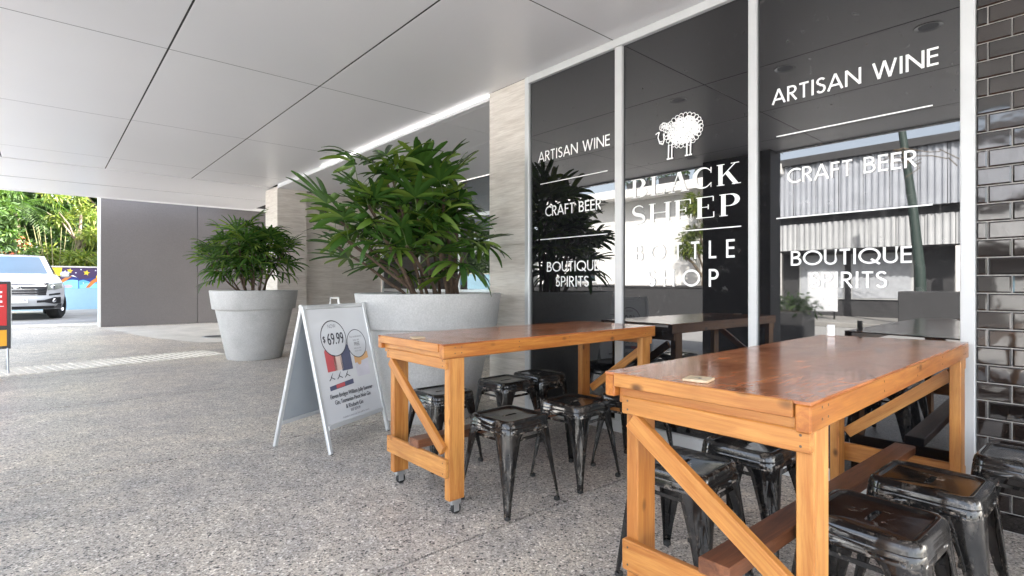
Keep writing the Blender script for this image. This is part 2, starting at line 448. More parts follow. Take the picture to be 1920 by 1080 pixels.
# ------------------------------------------------------------------ mesh helpers
class MB:
    def __init__(s):
        s.v = []; s.f = []; s.a = []
    def add(s, vs, fs, a=None):
        o = len(s.v)
        s.v += [tuple(p) for p in vs]
        s.f += [tuple(i + o for i in f) for f in fs]
        s.a += list(a) if a is not None else [0.0] * len(vs)
        return s
    def box(s, x0, x1, y0, y1, z0, z1, c=0.0):
        if c <= 0:
            vs = [(x, y, z) for z in (z0, z1) for y in (y0, y1) for x in (x0, x1)]
            return s.add(vs, [(0, 2, 3, 1), (4, 5, 7, 6), (0, 1, 5, 4), (1, 3, 7, 5), (3, 2, 6, 7), (2, 0, 4, 6)])
        bm = bmesh.new()
        bmesh.ops.create_cube(bm, size=1)
        for v in bm.verts:
            v.co = Vector((x0 + (v.co.x + .5) * (x1 - x0), y0 + (v.co.y + .5) * (y1 - y0), z0 + (v.co.z + .5) * (z1 - z0)))
        bmesh.ops.bevel(bm, geom=list(bm.edges), offset=c, segments=1, affect='EDGES', profile=.5)
        bm.verts.index_update()
        s.add([v.co[:] for v in bm.verts], [[v.index for v in f.verts] for f in bm.faces])
        bm.free()
        return s
    def quad(s, a, b, c, d):
        return s.add([a, b, c, d], [(0, 1, 2, 3)])
    def poly(s, ps):
        return s.add(ps, [tuple(range(len(ps)))])
    def prism(s, ps, off):
        """closed polygon extruded along the vector off"""
        n = len(ps); off = Vector(off)
        vs = [Vector(p) for p in ps] + [Vector(p) + off for p in ps]
        fs = [tuple(range(n))[::-1], tuple(range(n, 2 * n))] + [(i, (i + 1) % n, n + (i + 1) % n, n + i) for i in range(n)]
        return s.add(vs, fs)
    def tube(s, pts, rs, seg=8, cap=True):
        pts = [Vector(p) for p in pts]
        if isinstance(rs, (int, float)):
            rs = [rs] * len(pts)
        vs = []; fs = []
        up = Vector((0, 0, 1))
        for i, p in enumerate(pts):
            d = (pts[min(i + 1, len(pts) - 1)] - pts[max(i - 1, 0)]).normalized()
            u = up if abs(d.dot(up)) < .95 else Vector((1, 0, 0))
            a = d.cross(u).normalized(); b = a.cross(d).normalized()
            for k in range(seg):
                t = 2 * PI * k / seg
                vs.append(p + (a * math.cos(t) + b * math.sin(t)) * rs[i])
        for i in range(len(pts) - 1):
            for k in range(seg):
                k2 = (k + 1) % seg
                fs.append((i * seg + k, i * seg + k2, (i + 1) * seg + k2, (i + 1) * seg + k))
        if cap:
            fs.append(tuple(range(seg))[::-1]); fs.append(tuple((len(pts) - 1) * seg + k for k in range(seg)))
        return s.add(vs, fs)
    def lathe(s, prof, seg=32, c=(0, 0, 0), axis='Z'):
        vs = []; fs = []; n = len(prof)
        for k in range(seg):
            t = 2 * PI * k / seg
            for r, h in prof:
                if axis == 'Z':
                    p = (c[0] + r * math.cos(t), c[1] + r * math.sin(t), c[2] + h)
                else:
                    p = (c[0] + h, c[1] + r * math.cos(t), c[2] + r * math.sin(t))
                vs.append(p)
        for k in range(seg):
            k2 = (k + 1) % seg
            for i in range(n - 1):
                fs.append((k * n + i, k2 * n + i, k2 * n + i + 1, k * n + i + 1))
        return s.add(vs, fs)
    def grid(s, fn, nu, nv, skip=None):
        vs = [fn(i / nu, j / nv) for j in range(nv + 1) for i in range(nu + 1)]
        fs = []
        for j in range(nv):
            for i in range(nu):
                if skip and skip((i + .5) / nu, (j + .5) / nv):
                    continue
                a = j * (nu + 1) + i
                fs.append((a, a + 1, a + nu + 2, a + nu + 1))
        return s.add(vs, fs)
    def ribbon(s, pts, w, closed=False):
        """flat stroke of width w in the local x-y plane, drawn segment by segment with round-ish joins"""
        n = len(pts)
        L = []; Rr = []
        for i in range(n):
            p = Vector(pts[i])
            if closed:
                a = Vector(pts[(i - 1) % n]); b = Vector(pts[(i + 1) % n])
            else:
                a = Vector(pts[max(i - 1, 0)]); b = Vector(pts[min(i + 1, n - 1)])
            d1 = (p - a); d2 = (b - p)
            d1 = d1.normalized() if d1.length > 1e-9 else d2.normalized()
            d2 = d2.normalized() if d2.length > 1e-9 else d1
            t = (d1 + d2)
            t = t.normalized() if t.length > 1e-6 else d1
            nn = Vector((-t.y, t.x))
            k = max(0.5, nn.dot(Vector((-d1.y, d1.x))))
            ww = w[i] if isinstance(w, (list, tuple)) else w
            L.append(p + nn * ww / 2 / k); Rr.append(p - nn * ww / 2 / k)
        s.layer = getattr(s, 'layer', 0) + 1
        zz = s.layer * 2e-5
        vs = [(q.x, q.y, zz) for q in L] + [(q.x, q.y, zz) for q in Rr]
        m = n if closed else n - 1
        fs = [(i, n + i, n + (i + 1) % n, (i + 1) % n) for i in range(m)]
        return s.add(vs, fs)
    def xf(s, mtx):
        s.v = [tuple(mtx @ Vector(p)) for p in s.v]
        return s
    def mesh(s, name, mat, smooth=False, attr=False):
        me = bpy.data.meshes.new(name)
        me.from_pydata(s.v, [], s.f)
        if mat is not None:
            me.materials.append(mat)
        if smooth:
            me.polygons.foreach_set('use_smooth', [True] * len(me.polygons))
        if attr:
            at = me.attributes.new('along', 'FLOAT', 'POINT')
            at.data.foreach_set('value', s.a)
        me.update()
        return me
    def build(s, name, mat, parent=None, smooth=False, loc=(0, 0, 0), rot=(0, 0, 0), attr=False, fix=True):
        me = s.mesh(name, mat, smooth, attr)
        if fix:
            bm = bmesh.new(); bm.from_mesh(me)
            bmesh.ops.recalc_face_normals(bm, faces=bm.faces)
            bm.to_mesh(me); bm.free()
        if smooth:
            try:
                me.set_sharp_from_angle(angle=R(38))
            except Exception:
                pass
        o = bpy.data.objects.new(name, me)
        COL.objects.link(o)
        o.parent = parent
        o.location = loc
        o.rotation_euler = rot
        return o

def inst(name, me, parent=None, loc=(0, 0, 0), rot=(0, 0, 0), sc=(1, 1, 1)):
    o = bpy.data.objects.new(name, me)
    COL.objects.link(o)
    o.parent = parent; o.location = loc; o.rotation_euler = rot; o.scale = sc
    return o

def tag(o, label, cat, group=None):
    o['label'] = label; o['category'] = cat
    if group: o['group'] = group
    return o

def thing(name, label, cat, loc=(0, 0, 0), rz=0.0, group=None):
    o = bpy.data.objects.new(name, None)
    COL.objects.link(o)
    o.location = loc; o.rotation_euler = (0, 0, rz); o.empty_display_size = .1
    return tag(o, label, cat, group)

def struct(o):
    o['kind'] = 'structure'
    return o

def setting(name):
    o = bpy.data.objects.new(name, None)
    COL.objects.link(o)
    return struct(o)

def copy_tree(o, parent=None):
    c = o.copy(); COL.objects.link(c); c.parent = parent
    for ch in list(o.children):
        copy_tree(ch, c)
    return c

def board(name, parent, p0, p1, w, t, mat, side=(0, 1, 0), c=0.003):
    """a plank from p0 to p1; w is measured along `side`, t across it"""
    p0, p1 = Vector(p0), Vector(p1)
    x = (p1 - p0); L = x.length; x.normalize()
    y = Vector(side); y = (y - x * y.dot(x)).normalized()
    z = x.cross(y)
    o = MB().box(0, L, -w / 2, w / 2, -t / 2, t / 2, c).build(name, mat, parent)
    mt = Matrix((x, y, z)).transposed().to_4x4()
    mt.translation = p0
    o.matrix_local = mt
    return o

# ------------------------------------------------------------------ ground
WX = 3.30                      # plane of the shop front
def gz(y):                     # the drive beyond the canopy rises a little
    return 0.2 * min(1, max(0, (y - 10.5) / 6.0))

base = MB()
base.add([(-150, -80, -.16), (150, -80, -.16), (150, 200, -.16), (-150, 200, -.16)], [(0, 1, 2, 3)])
struct(base.build('ground', M['asphalt']))
pave = setting('pavement')
ys = [-3.2, -0.5, 1.90, 4.03, 6.41, 8.65, 10.5]
GAP = 0.016
for i in range(len(ys) - 1):
    MB().box(-1.75, 5.6, ys[i] + GAP / 2, ys[i + 1] - GAP / 2, -0.12, 0).build('slab', M['aggregate'], pave)
MB().prism([(-1.75, 10.504, -.12), (-1.75, 10.504, 0), (-1.75, 16.5, .2), (-1.75, 40, .2), (-1.75, 40, -.12)], (8.5, 0, 0)).build('slab', M['aggregate'], pave)
MB().box(-1.74, 5.59, -3.2, 10.49, -.15, -.03).build('joint_bed', M['dark_render'], pave)
MB().box(-1.9, -1.753, -20, 40, -.155, 0.0, .01).build('kerb', M['pale_concrete'], pave)
struct(MB().box(-150, -1.9, -80, 200, -.158, -.15).build('road', M['asphalt']))

def on_slope(ps, lift):
    return [(x, y, gz(y) + lift) for x, y in ps]
# grey drive beyond the far painted sunlight strip
dv = MB()
dv.add([(-30, 16.9, .204), (8, 16.6, .204), (8, 25.5, .204), (-30, 25.5, .204)], [(0, 1, 2, 3)])
struct(dv.build('driveway', M['driveway']))
# pale concrete path by the grey wall
pp = MB().prism(on_slope([(0.95, 14.95), (1.6, 12.6), (2.2, 11.4), (3.29, 10.75), (3.29, 15.0)], .004), (0, 0, .003))
struct(pp.build('path', M['pale_concrete']))

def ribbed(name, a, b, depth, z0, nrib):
    """strip of raised ribs, their pale colour standing for sunlight, from a to b (its near edge), lying on the ground"""
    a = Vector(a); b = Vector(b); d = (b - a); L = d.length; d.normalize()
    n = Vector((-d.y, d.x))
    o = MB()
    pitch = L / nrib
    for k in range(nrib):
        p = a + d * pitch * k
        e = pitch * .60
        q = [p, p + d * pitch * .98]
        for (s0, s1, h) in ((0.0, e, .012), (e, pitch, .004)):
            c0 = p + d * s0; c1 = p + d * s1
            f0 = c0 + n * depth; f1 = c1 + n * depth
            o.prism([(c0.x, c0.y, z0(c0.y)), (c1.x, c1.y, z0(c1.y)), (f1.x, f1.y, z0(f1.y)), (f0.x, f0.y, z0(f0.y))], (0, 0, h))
    return struct(o.build(name, M['sun_ribs']))
ribbed('sunlight_strip', (-1.6, 8.72), (2.25, 9.50), 0.80, lambda y: .0, 42)  # streak of sunlight on the paving, modelled as pale ribs
ribbed('sunlight_strip', (-3.2, 16.3), (0.95, 15.6), 0.5, lambda y: gz(y) + .004, 34)  # further streak of sunlight, put into pale ribs as well

# drain cover on the path
dc = thing('drain_cover', 'small round dark drain cover set in the pale concrete by the planter', 'drain cover', (2.62, 12.2, gz(12.2) + .008))
MB().lathe([(0, .008), (.17, .008), (.19, .004), (.19, 0)], 20).build('lid', M['dark_render'], dc)
MB().lathe([(.193, 0), (.193, .007), (.225, .007), (.23, 0)], 20).build('rim', M['steel'], dc)

# ------------------------------------------------------------------ ceiling / canopy
CZ = 3.01
ceil = setting('ceiling')
xs = [-1.15, -0.475, 0.745, 1.965, WX]
yj = [-4.75, -2.31, 0.126, 2.566, 5.006, 7.446, 9.886, 10.85]
for i in range(4):
    for j in range(len(yj) - 1):
        x0 = xs[i] + (.007 if i else 0); x1 = xs[i + 1] - (.007 if i < 3 else .003)
        MB().box(x0, x1, yj[j] + .005, yj[j + 1] - .005, CZ, CZ + .02, .0008).build('ceiling_panel', M['ceiling'], ceil)
for y0, y1, dz in ((10.85, 12.63, -.010), (12.63, 14.3, -.016)):
    MB().box(-1.15, WX + .6, y0 + .006, y1 - .006, CZ + dz, CZ + .02, .0015).build('ceiling_panel', M['ceiling'], ceil)
for x in xs[1:4]:
    MB().box(x - .0068, x + .0068, -4.75, 10.85, CZ + .001, CZ + .015).build('joint_strip', M['soffit_back'], ceil)
for y in yj[1:]:
    for i in range(4):
        MB().box(xs[i] + .0072, xs[i + 1] - .0072, y - .0048, y + .0048, CZ + .0008, CZ + .014).build('joint_strip', M['joint_grey'], ceil)
MB().box(-1.14, WX + .5, 12.6245, 12.6355, CZ - .0115, CZ + .018).build('joint_strip', M['joint_grey'], ceil)
# recessed entry: its ceiling hangs a little lower
for x0, x1 in ((WX + .06, 4.25), (4.25, 5.5)):
    for y0, y1 in ((4.1, 5.006), (5.006, 7.446), (7.446, 10.45)):
        MB().box(x0 + .004, x1 - .004, y0 + .004, y1 - .004, CZ - .065, CZ - .045, .0015).build('ceiling_panel', M['ceiling'], ceil)
MB().box(-1.14, 5.6, -4.74, 14.28, CZ + .03, CZ + .32).build('canopy_deck', M['soffit_back'], ceil)
MB().box(-1.22, -1.153, -4.8, 14.35, CZ - .02, CZ + .42, .004).build('fascia', M['alu_white'], ceil)
MB().box(-1.15, 8.0, 14.303, 14.36, CZ - .035, CZ + .42, .004).build('fascia', M['ceiling'], ceil)
MB().box(WX + .04, 12, -14, 15.2, CZ + .34, 6.5).build('unseen_shade_mass', M['white_render'], ceil)  # unseen storeys overhead, sized by the shade they throw
MB().box(WX + .10, 12, 15.8, 24, 0, 6.5).build('unseen_shade_mass', M['grey_wall'], ceil)  # unseen block added to keep sun off driveway, car and mural
# recessed downlights
for k, (x, y) in enumerate(((1.78, .91), (1.78, 1.91), (1.78, 2.95), (-.57, 4.17))):
    d = thing('downlight', ['unlit round ceiling downlight, mirrored highest in the right pane', 'unlit round ceiling downlight, mirrored just above the first letters of the right pane',
              'unlit round ceiling downlight, mirrored above the sheep', 'unlit round ceiling downlight, mirrored just below the sheep legs'][k], 'downlight', (x, y, CZ), 0, 'unlit ceiling downlights mirrored in the glass')
    MB().lathe([(.062, -.001), (.085, -.006), (.09, -.001)], 24).build('trim_ring', M['alu'], d, True)
    MB().lathe([(0, -.0015), (.062, -.0015)], 24).build('lens', M['sign_grey'], d)

# LED edge between the two ceilings
m, nt, bs = newmat('led_strip_light')
bs.inputs['Base Color'].default_value = (.8, .8, .8, 1)
bs.inputs['Emission Color'].default_value = (1, .97, .93, 1)
bs.inputs['Emission Strength'].default_value = 0.30
M['led'] = m
led = thing('strip_light', 'long glowing white strip light along the step in the ceiling above the potted palm', 'strip light', (WX, 4.1, CZ - .05))
MB().box(.002, .05, .01, 4.25, .022, .043, .002).build('diffuser', M['led'], led)
MB().box(.0, .055, .0, 6.35, -.016, .0215, .001).build('channel', M['ceiling'], led)
MB().box(-.0025, .055, .0, 6.35, .0465, .075).build('channel', M['ceiling'], led)
MB().box(.002, .05, 4.252, 6.34, .022, .046, .002).build('cover', M['ceiling'], led)

# ------------------------------------------------------------------ stroke lettering (geometric capitals), built as flat vinyl
def arc(cx, cy, rx, ry, a0, a1, n=14):
    return [(cx + rx * math.cos(R(a0 + (a1 - a0) * k / n)), cy + ry * math.sin(R(a0 + (a1 - a0) * k / n))) for k in range(n + 1)]
W = .125
h = W / 2
GL = {
 'A': (.80, [[(.04, 0), (.40, 1)], [(.76, 0), (.40, 1)], [(.17, .30), (.63, .30)]]),
 'R': (.58, [[(h, 0), (h, 1)], [(h, 1 - h), (.26, 1 - h)] + arc(.26, .72, .22, .28 - h, 90, -90) + [(h, .44 + h)], [(.24, .47), (.53, 0)]]),
 'T': (.56, [[(.28, 0), (.28, 1)], [(0.02, 1 - h), (.54, 1 - h)]]),
 'I': (.20, [[(.10, 0), (.10, 1)]]),
 'S': (.50, [arc(.25, .755, .19, .185, 25, 270, 14)[:-1] + arc(.245, .285, .20, .225, 90, -155, 14)]),
 'N': (.80, [[(h, 0), (h, 1)], [(h, .98), (.74, .02)], [(.80 - h, 0), (.80 - h, 1)]]),
 'W': (1.10, [[(.04, 1), (.30, 0)], [(.30, 0), (.55, 1)], [(.55, 1), (.80, 0)], [(.80, 0), (1.06, 1)]]),
 'E': (.50, [[(h, 0), (h, 1)], [(h, 1 - h), (.48, 1 - h)], [(h, .53), (.46, .53)], [(h, h), (.48, h)]]),
 'C': (.78, [arc(.50, .5, .44, .5 - h, 48, 312, 22)]),
 'F': (.48, [[(h, 0), (h, 1)], [(h, 1 - h), (.46, 1 - h)], [(h, .52), (.43, .52)]]),
 'B': (.60, [[(h, 0), (h, 1)], [(h, 1 - h), (.28, 1 - h)] + arc(.28, .755, .19, .245 - h, 90, -90) + [(h, .51 + 0)], [(h, .51), (.31, .51)] + arc(.31, .255 + h / 2, .22, .255 - h / 2, 90, -90) + [(h, h)]]),
 'O': (1.00, [arc(.5, .5, .46, .5 - h, 0, 360, 32)]),
 'U': (.68, [[(h, 1), (h, .32)] + arc(.34, .34, .34 - h, .34 - h, 180, 360, 14) + [(.68 - h, .32), (.68 - h, 1)]]),
 'Q': (1.02, [arc(.5, .5, .46, .5 - h, 0, 360, 32), [(.58, .30), (.98, -.02)]]),
 'P': (.54, [[(h, 0), (h, 1)], [(h, 1 - h), (.26, 1 - h)] + arc(.26, .70, .22, .30 - h, 90, -90) + [(h, .40 + h)]]),
 'L': (.46, [[(h, 0), (h, 1)], [(h, h), (.45, h)]]),
 'H': (.70, [[(h, 0), (h, 1)], [(.70 - h, 0), (.70 - h, 1)], [(h, .52), (.70 - h, .52)]]),
 ' ': (.34, []),
}
def serif_E(): return [('b', .13, 0, .13, 1, .15), ('b', .01, .02, .25, .02, .035), ('b', .01, .98, .60, .98, .035), ('b', .01, .02, .62, .02, .035), ('b', .20, .51, .44, .51, .035),
                       ('b', .60, .98, .60, .76, .035), ('b', .62, .02, .62, .27, .035), ('b', .43, .40, .43, .62, .035)]
SG = {
 'B': (.74, [('b', .14, 0, .14, 1, .15), ('b', .01, .02, .34, .02, .035), ('b', .01, .98, .34, .98, .035), ('b', .2, .52, .36, .52, .035),
             ('c', .34, .75, .22, .23, 90, -90), ('c', .36, .27, .27, .25, 90, -90)]),
 'L': (.66, [('b', .14, 0, .14, 1, .15), ('b', .01, .02, .60, .02, .035), ('b', .01, .98, .28, .98, .035), ('b', .60, .02, .60, .28, .035)]),
 'A': (.82, [('b', .42, .99, .66, .01, .15), ('b', .40, 1, .12, .01, .04), ('b', .0, .02, .26, .02, .035), ('b', .50, .02, .82, .02, .035), ('b', .22, .34, .56, .34, .035)]),
 'C': (.78, [('k', .42, .5, .33, .48, 40, 320), ('b', .70, .97, .70, .70, .035), ('b', .70, .02, .70, .24, .03)]),
 'K': (.84, [('b', .14, 0, .14, 1, .15), ('b', .01, .02, .28, .02, .035), ('b', .01, .98, .28, .98, .035), ('b', .20, .42, .64, .97, .04), ('b', .36, .60, .68, .02, .15),
             ('b', .50, .98, .78, .98, .035), ('b', .54, .02, .84, .02, .035)]),
 'S': (.62, [('s', 0)]),
 'H': (.90, [('b', .14, 0, .14, 1, .15), ('b', .76, 0, .76, 1, .15), ('b', .01, .02, .28, .02, .035), ('b', .01, .98, .28, .98, .035), ('b', .62, .02, .90, .02, .035), ('b', .62, .98, .90, .98, .035), ('b', .2, .51, .70, .51, .035)]),
 'E': (.68, serif_E()),
 'P': (.70, [('b', .14, 0, .14, 1, .15), ('b', .01, .02, .28, .02, .035), ('b', .01, .98, .34, .98, .035), ('b', .2, .46, .34, .46, .035), ('c', .33, .72, .26, .26, 90, -90)]),
}
def serif_glyph(o, ch, x, s):
    for e in SG[ch][1]:
        k = e[0]
        if k == 'b':
            o.ribbon([(x + e[1] * s, e[2] * s), (x + e[3] * s, e[4] * s)], e[5] * s)
        elif k == 'c':
            pts = arc(e[1], e[2], e[3], e[4], e[5], e[6], 16)
            ws = [(.035 + .125 * math.sin(PI * i / 16) ** 1.5) * s for i in range(17)]
            o.ribbon([(x + p[0] * s, p[1] * s) for p in pts], ws)
        elif k == 'k':
            pts = arc(e[1], e[2], e[3], e[4], e[5], e[6], 24)
            ws = [(.035 + .13 * math.sin(PI * i / 24) ** 2) * s for i in range(25)]
            o.ribbon([(x + p[0] * s, p[1] * s) for p in pts], ws)
        elif k == 's':
            pts = arc(.31, .75, .22, .23, 30, 250, 10) + arc(.31, .26, .24, .24, 70, -150, 10)
            ws = [(.04 + .13 * math.exp(-((i - 10.5) / 4.0) ** 2)) * s for i in range(len(pts))]
            o.ribbon([(x + p[0] * s, p[1] * s) for p in pts], ws)

def line_of(text, width, s, tr=.10, serif=False):
    """one mesh builder per letter, the line centred on x=0, baseline y=0, cap height s, fitted to width"""
    out = []; x = 0
    for ch in text:
        w = SG[ch][0] if serif else GL[ch][0]
        o = MB()
        if serif:
            serif_glyph(o, ch, x, 1.0)
        else:
            for p in GL[ch][1]:
                o.ribbon([(x + a, b) for a, b in p], W)
        if o.v:
            out.append(o)
        x += w + tr
    x -= tr
    kx = width / x
    for o in out:
        o.v = [((p[0] - x / 2) * kx, p[1] * s, p[2]) for p in o.v]
    return out
def serif_line(text, width, s, tr):
    return line_of(text, width, s, tr, True)

# ------------------------------------------------------------------ shop front
GX = WX + .012                                     # face of the glass
shop = thing('shopfront', 'black glass shopfront in a pale metal frame with white bottle shop lettering', 'shopfront', (WX, 3.584, 0))
def sp(y): return 3.584 - y                        # local: +y runs along the wall towards the drive
shop.location = (WX, 0, 0)
def fr(name, y0, y1, z0, z1, x0=-.012, x1=.10, mat='alu_white', c=.003):
    return MB().box(x0, x1, y0, y1, z0, z1, c).build(name, M[mat], shop)
fr('jamb', 3.515, 3.568, 0, CZ - .001, mat='alu')
fr('jamb', .441, .495, 0, CZ - .001, x0=-.03)
fr('mullion', 2.483, 2.549, .095, CZ - .065)
fr('mullion', 1.465, 1.518, .095, CZ - .065)
fr('sill', .4955, 3.5145, .004, .095, x0=-.02)
fr('head', .4955, 3.5145, CZ - .064, CZ - .002, x0=-.018)
panes = []
def lettering(o, y, z, parent, name='letter'):
    if isinstance(o, list):
        for k in o:
            lettering(k, y, z, parent, name)
        return None
    # local x (reading direction) runs towards -Y, face towards -X
    mt = Matrix(((0, 0, -1, -.004 - .0), (-1, 0, 0, y), (0, 1, 0, z), (0, 0, 0, 1)))
    o.xf(mt)
    b = o.build(name, M['vinyl'], parent, fix=False)
    return b
for y0, y1 in ((2.5495, 3.5145), (1.5185, 2.4825), (.4955, 1.4645)):
    p = MB().box(0, .03, -(y1 - y0) / 2, (y1 - y0) / 2, .0955 - 1.5, CZ - .0645 - 1.5).build('glass_pane', M['glass'], shop, loc=(.012, (y0 + y1) / 2, 1.5))
    p.rotation_euler = (0, R(rnd.uniform(-.10, .10)), R(rnd.uniform(-.10, .10)))
    panes.append((p, (y0 + y1) / 2))
for idx in (0, 2):
    p, yc = panes[idx]
    c = (.98 if idx == 2 else 3.008) - yc
    z = lambda v: v - 1.5
    lettering(line_of('ARTISAN WINE', .80, .089), c, z(2.214), p)
    lettering(MB().ribbon([(-.375, 0), (.375, 0)], .007), c, z(2.018), p, 'ruled_line')
    lettering(line_of('CRAFT BEER', .625, .088), c + (0 if idx == 2 else 0), z(1.725), p)
    lettering(MB().ribbon([(-.375, 0), (.375, 0)], .007), c, z(1.526), p, 'ruled_line')
    lettering(line_of('BOUTIQUE', .585, .086), c, z(1.240), p)
    lettering(line_of('SPIRITS', .371, .088), c, z(1.112), p)
p, yc = panes[1]
c = 1.99 - yc
lettering(serif_line('BLACK', .835, .138, .12), c, 1.772 - 1.5, p)
lettering(serif_line('SHEEP', .835, .142, .12), c, 1.572 - 1.5, p)
lettering(MB().ribbon([(-.42, 0), (.42, 0)], .007), c, 1.498 - 1.5, p, 'ruled_line')
lettering(line_of('BOTTLE', .76, .118, .55), c, 1.302 - 1.5, p)
lettering(line_of('SHOP', .54, .117, .50), c, 1.115 - 1.5, p)
# scribbled sheep emblem
r2 = random.Random(5)
o = MB()
def loop(cx, cy, rx, ry, rot=0.0, w=.0045, n=16):
    pts = []
    for k in range(n):
        t = 2 * PI * k / n
        x, y = rx * math.cos(t), ry * math.sin(t)
        pts.append((cx + x * math.cos(rot) - y * math.sin(rot), cy + x * math.sin(rot) + y * math.cos(rot)))
    o.ribbon(pts, w, closed=True)
for k in range(170):
    t = r2.uniform(0, 2 * PI); q = math.sqrt(r2.random()) * .86
    loop(.035 + .128 * q * math.cos(t), .10 + .098 * q * math.sin(t), r2.uniform(.012, .026), r2.uniform(.010, .022), r2.uniform(0, PI), .0050)
for k in range(26):
    t = 2 * PI * k / 26
    loop(.035 + .128 * math.cos(t), .10 + .10 * math.sin(t), .020, .016, t, .0045)
for k in range(12):
    loop(-.105 + r2.uniform(-.035, .035), .150 + r2.uniform(-.018, .020), .018, .013, r2.uniform(0, PI), .0042)
o.ribbon([(-.155, .128), (-.165, .09), (-.150, .045), (-.125, .035), (-.115, .06), (-.12, .11)], .009)
o.ribbon([(-.185, .115), (-.165, .125), (-.15, .118)], .008)
o.ribbon([(-.150, .060), (-.138, .052), (-.128, .060)], .006)
for x in (-.078, -.052, .064, .092):
    o.ribbon([(x, .02), (x - .002, -.075)], .011)
    o.ribbon([(x - .016, -.078), (x + .010, -.078)], .010)
lettering(o, 2.01 - yc, 2.092 - 1.5, p, 'sheep_emblem')

# ------------------------------------------------------------------ tiled wall right of the shop front
tw = thing('tiled_wall', 'wall of glossy dark brown brick tiles with pale grout beside the shopfront', 'wall', (WX, 0, 0))
MB().box(.008, .25, -.9, .4405, 0, CZ - .001).build('grout_bed', M['grout'], tw)
TL, TH, J = .1665, .0835, .005
TLm = {}
def tile_mesh(L):
    k = round(L, 3)
    if k not in TLm:
        me = MB()
        b = .006; hh = TH - J; d = .009
        f = [(0, 0), (L, 0), (L, hh), (0, hh)]; g = [(b, b), (L - b, b), (L - b, hh - b), (b, hh - b)]
        vs = [(.006, y, z) for y, z in f] + [(.001, y, z) for y, z in f] + [(-.003, y, z) for y, z in g]
        fs = [(8, 9, 10, 11)] + [(i, (i + 1) % 4, 4 + (i + 1) % 4, 4 + i) for i in range(4)] + [(4 + i, 4 + (i + 1) % 4, 8 + (i + 1) % 4, 8 + i) for i in range(4)]
        me.add(vs, fs)
        o_ = me.build('tile', M['tile'])
        TLm[k] = o_.data
        bpy.data.objects.remove(o_)
    return TLm[k]
row = 0; z = .006
while z + TH < CZ + .03:
    y = .399 - TL * 5 if row % 2 == 0 else .316 - TL * 4
    while y < .4405 - .02:
        y1 = min(y + TL, .4405)
        hgt = TH - J
        t = inst('tile', tile_mesh(y1 - y - J), tw, (0, y + J / 2, z), (R(0), 0, 0))
        t.rotation_euler = (0, R(rnd.uniform(-.3, .3)), R(rnd.uniform(-.25, .25)))
        if z + hgt > CZ - .004:
            t.scale.z = (CZ - .004 - z) / hgt
        y += TL
    z += TH; row += 1

# ------------------------------------------------------------------ stone pillars, entrance recess
pl = thing('stone_pillar', 'travertine clad pillar beside the left edge of the black shopfront', 'pillar', (WX, 3.572, 0))
for k, (z0, z1) in enumerate(((0, 1.5), (1.503, CZ - .001))):
    MB().box(0, .035, .0, .518, z0, z1, .001).build('stone_panel', M['stone'], pl)
MB().box(.036, .30, .0, .517, 0, CZ - .001).build('core', M['stone'], pl)
p2 = thing('stone_pillar', 'travertine clad pillar behind the smaller potted palm at the driveway end', 'pillar', (WX, 10.45, 0))
MB().box(.0, .03, .0, .71, 0, CZ - .03, .001).build('stone_panel', M['stone'], p2)
MB().box(.031, .55, .0, .03, 0, CZ - .03, .001).build('stone_panel', M['stone'], p2)
MB().box(.032, .55, .031, .71, 0, CZ - .03).build('core', M['stone'], p2)
rw = thing('stone_wall', 'travertine panelled side wall of the entrance recess behind the palms', 'wall', (WX + .553, 10.55, 0))
for k in range(3):
    for z0, z1 in ((0, 1.0), (1.003, 2.0), (2.003, CZ - .07)):
        MB().box(k * .55 + .001, k * .55 + .549, 0, .03, z0, z1, .001).build('stone_panel', M['stone'], rw)
MB().box(0, 1.7, .031, .2, 0, CZ - .07).build('core', M['stone'], rw)
rb = thing('stone_wall', 'travertine side wall of the entrance recess hidden behind the near pillar', 'wall', (WX + .303, 3.9, 0))
MB().box(0, 2.2, .0, .19, 0, CZ - .07).build('stone_panel', M['stone'], rb)
en = thing('entrance_glazing', 'glazed entrance set back between the stone pillars with silver door frames', 'entrance', (5.5, 4.1, 0))
def ef(name, y0, y1, z0, z1, mat='alu', x0=0, x1=.06):
    return MB().box(x0, x1, y0, y1, z0, z1, .003).build(name, M[mat], en)
for y in (0.0, 1.15, 2.3, 3.55, 4.9, 6.38):
    ef('post', y, y + .06, 0, CZ - .07)
pd = [0.0, 1.15, 2.3, 3.55, 4.9, 6.38]
for a, b in zip(pd, pd[1:]):
    ef('rail', a + .061, b - .001, 2.28, 2.34)
    ef('rail', a + .061, b - .001, .0, .10)
    ef('rail', a + .061, b - .001, .98, 1.04)
    ef('glass_pane', a + .061, b - .001, 2.341, CZ - .071, 'glass', .02, .035)
    ef('glass_pane', a + .061, b - .001, 1.041, 2.279, 'glass', .02, .035)
    ef('glass_pane', a + .061, b - .001, .101, .979, 'glass', .02, .035)
M['sticker'] = simple('blue_sticker', (.02, .12, .22), .4)
ef('sticker', 3.45, 3.53, 1.12, 1.24, 'sticker', -.004, -.001)

# grey wall at the end of the covered area
gw = thing('grey_wall', 'tall plain grey panelled wall at the far end beside the driveway', 'wall', (0.97, 15.25, 0))
for x0, x1 in ((0.0, 1.92), (1.93, 3.35), (3.36, 6.5)):
    MB().box(x0, x1, 0, .06, gz(15.3) - .1, 4.4, .003).build('wall_panel', M['grey_wall'], gw)
MB().box(-.035, -.002, -.012, .5, gz(15.3) - .1, 4.4, .003).build('edge_trim', M['alu_white'], gw)
MB().box(.0, 6.5, .065, .5, 0, 4.4).build('core', M['dark_render'], gw)

